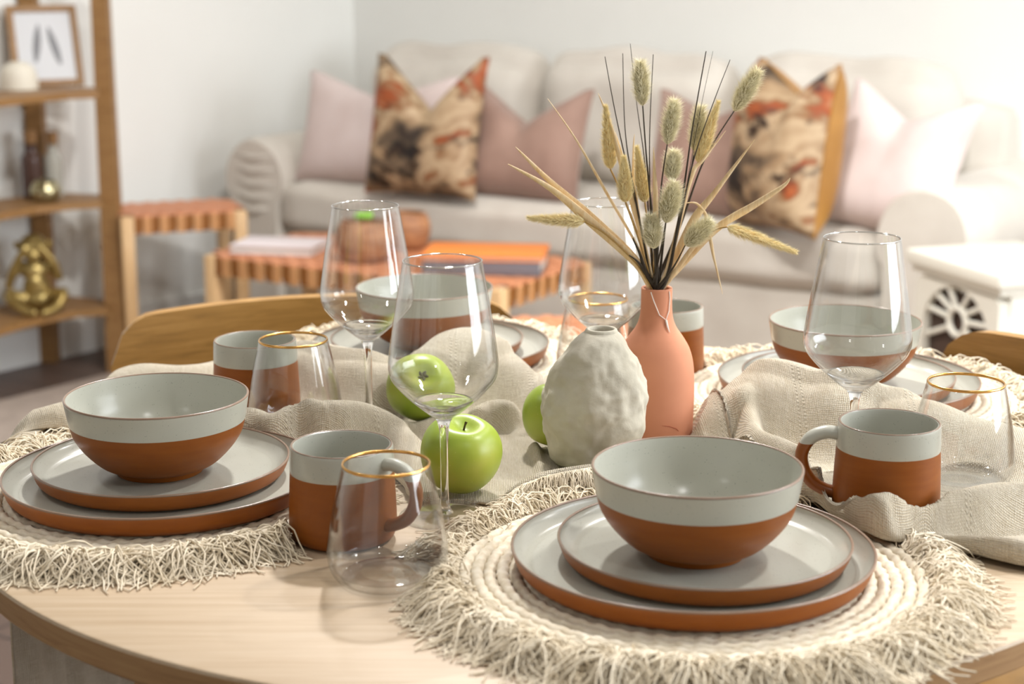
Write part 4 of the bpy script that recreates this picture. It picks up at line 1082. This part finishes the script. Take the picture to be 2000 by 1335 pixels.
# picture frame
pL, pR = P(36, 170, .829), P(158, 168, .829)
fy = (pL.y+pR.y)/2; fa = math.radians(27); fw = (pR-pL).length/math.cos(fa)*1.02
fr = thing('picture_frame', 'leaning brown framed print of two grey feathers', 'picture', (pL+pR)/2 + Vector((0, -.0, .0)), 0, None, rot=(math.radians(-17), 0, fa))
FWd, FHt, bw = fw, .235, .019
for x0, x1, z0, z1 in ((-FWd/2, -FWd/2+bw, 0, FHt), (FWd/2-bw, FWd/2, 0, FHt), (-FWd/2+bw, FWd/2-bw, 0, bw), (-FWd/2+bw, FWd/2-bw, FHt-bw, FHt)):
    V, F = box(x0, x1, -.009, .009, z0, z1, .002); mesh_obj('frame_bar', V, F, M['shelfwood'], fr)
V, F = box(-FWd/2+bw, FWd/2-bw, -.002, .006, bw, FHt-bw); mesh_obj('print', V, F, M['paper'], fr, smooth=False)
for cx0, cz0, tl in ((-.022, .125, .16), (.026, .118, -.22)):
    V = []; F = []
    for k in range(13):
        s = k/12; zz = cz0-.055+.11*s; w = .011*math.sin(PI*min(1, s*.92+.06))**.7; x = cx0+tl*(zz-cz0)
        V += [(x-w, -.0028, zz), (x+w, -.0028, zz)]
    F = [(2*k, 2*k+1, 2*k+3, 2*k+2) for k in range(12)]; mesh_obj('feather', V, F, M['feather'], fr, smooth=False)
V, F = box(-FWd/2+bw*.5, FWd/2-bw*.5, -.0045, -.0038, bw*.5, FHt-bw*.5); mesh_obj('glass_pane', V, F, M['glass'], fr, smooth=False)
# dome candle
t = thing('candle', 'ivory dome shaped candle in front of the picture frame', 'candle', inroom(P(38, 174, .829), .06))
mesh_obj('wax', *lathe(smooth_prof([(0, 0), (.048, 0), (.052, .006), (.050, .04), (.040, .062), (.022, .074), (0, .077)], 5), 40), M['candle'], t)
V, F = tube([(0, 0, .076), (.001, 0, .086)], .0012, 6); mesh_obj('wick', V, F, M['dark'], t)
# bottles
def bottle(label, px, py, R, H, m, corked):
    t = thing('bottle', label, 'bottle', inroom(P(px, py, .513), R+.01), 0, 'corked bottles on the middle shelf board')
    mesh_obj('body', *lathe(smooth_prof([(0, 0), (R*.9, 0), (R, .006), (R, H*.55), (R*.9, H*.62), (R*.62, H*.70), (R*.6, H*.8), (R*.66, H*.82), (0, H*.82)], 4), 32), m, t)
    mesh_obj('cork', *lathe([(0, H*.8), (R*.58, H*.8), (R*.66, H), (R*.6, H+.002), (0, H+.002)], 24), M['cork'], t)
bottle('brown corked bottle beside the shelf post', 66, 385, .029, .19, M['amber'], True)
bottle('milky white corked bottle beside the brown one', 108, 381, .026, .182, M['bottle'], True)
t = thing('votive_holder', 'small round silvered glass votive on the middle shelf board', 'candle holder', P(90, 392, .513))
mesh_obj('cup', *lathe(smooth_prof([(0, 0), (.026, 0), (.040, .012), (.043, .032), (.034, .052), (.029, .058), (.027, .057), (.031, .05), (.039, .032), (.030, .010), (0, .006)], 5), 40), M['mercury'], t, sharp=0)
# monkey statue
mk = thing('monkey_statue', 'gold monkey figurine covering its eyes on the lowest board', 'figurine', P(74, 606, .196), math.radians(12))
mb = MB(); S = 1.0
def el(c, r): mb.add(*ellipsoid(c, r, 20, 14))
def lim(pts, rad): 
    mb.add(*tube(smooth_prof(pts, 5), list(np.interp(np.linspace(0, 1, (len(pts)-1)*5+1), np.linspace(0, 1, len(rad)), rad)), 12))
    for p, r in ((pts[0], rad[0]), (pts[-1], rad[-1])): el(p, (r, r, r))
el((0, .012, .036), (.046, .040, .036)); el((.0, .004, .070), (.038, .034, .038)); el((-.002, -.004, .088), (.028, .030, .028)); el((-.004, .0, .118), (.040, .030, .030))
el((-.002, -.006, .186), (.040, .040, .041)); el((-.002, -.038, .168), (.022, .018, .016)); el((-.044, .004, .190), (.012, .007, .014)); el((.040, .004, .190), (.012, .007, .014))
el((-.002, .0, .148), (.022, .022, .02))
lim([(-.038, .004, .132), (-.062, -.004, .108), (-.074, -.016, .078)], [.016, .014, .011])
lim([(-.074, -.016, .078), (-.060, -.034, .125), (-.024, -.044, .188)], [.011, .011, .010])
lim([(.034, .004, .132), (.052, -.006, .118), (.066, -.016, .098)], [.016, .014, .011])
lim([(.066, -.016, .098), (.054, -.034, .145), (.020, -.044, .192)], [.011, .011, .010])
lim([(-.030, .0, .034), (-.074, -.030, .050), (-.040, -.072, .020), (-.004, -.092, .012)], [.022, .018, .014, .011])
lim([(.030, .0, .034), (.074, -.032, .054), (.058, -.066, .022), (.024, -.095, .012)], [.022, .018, .014, .011])
for k in range(3): lim([(-.028+.010*k, -.044, .196), (-.016+.010*k, -.046, .182)], [.005, .0045])
for k in range(3): lim([(.026-.010*k, -.044, .198), (.014-.010*k, -.046, .184)], [.005, .0045])
o = mb.build('figure', M['brass'], mk, sharp=0)
md = o.modifiers.new('merge', 'REMESH'); md.mode = 'VOXEL'; md.voxel_size = .003; md.use_smooth_shade = True
md = o.modifiers.new('soft', 'SMOOTH'); md.factor = .5; md.iterations = 3
for s_ in (-1, 1):
    V, F = ellipsoid((-.004+s_*.045, .0, .196), (.007, .004, .009), 10, 6); mesh_obj('inner_ear', V, F, M['brass'], mk)
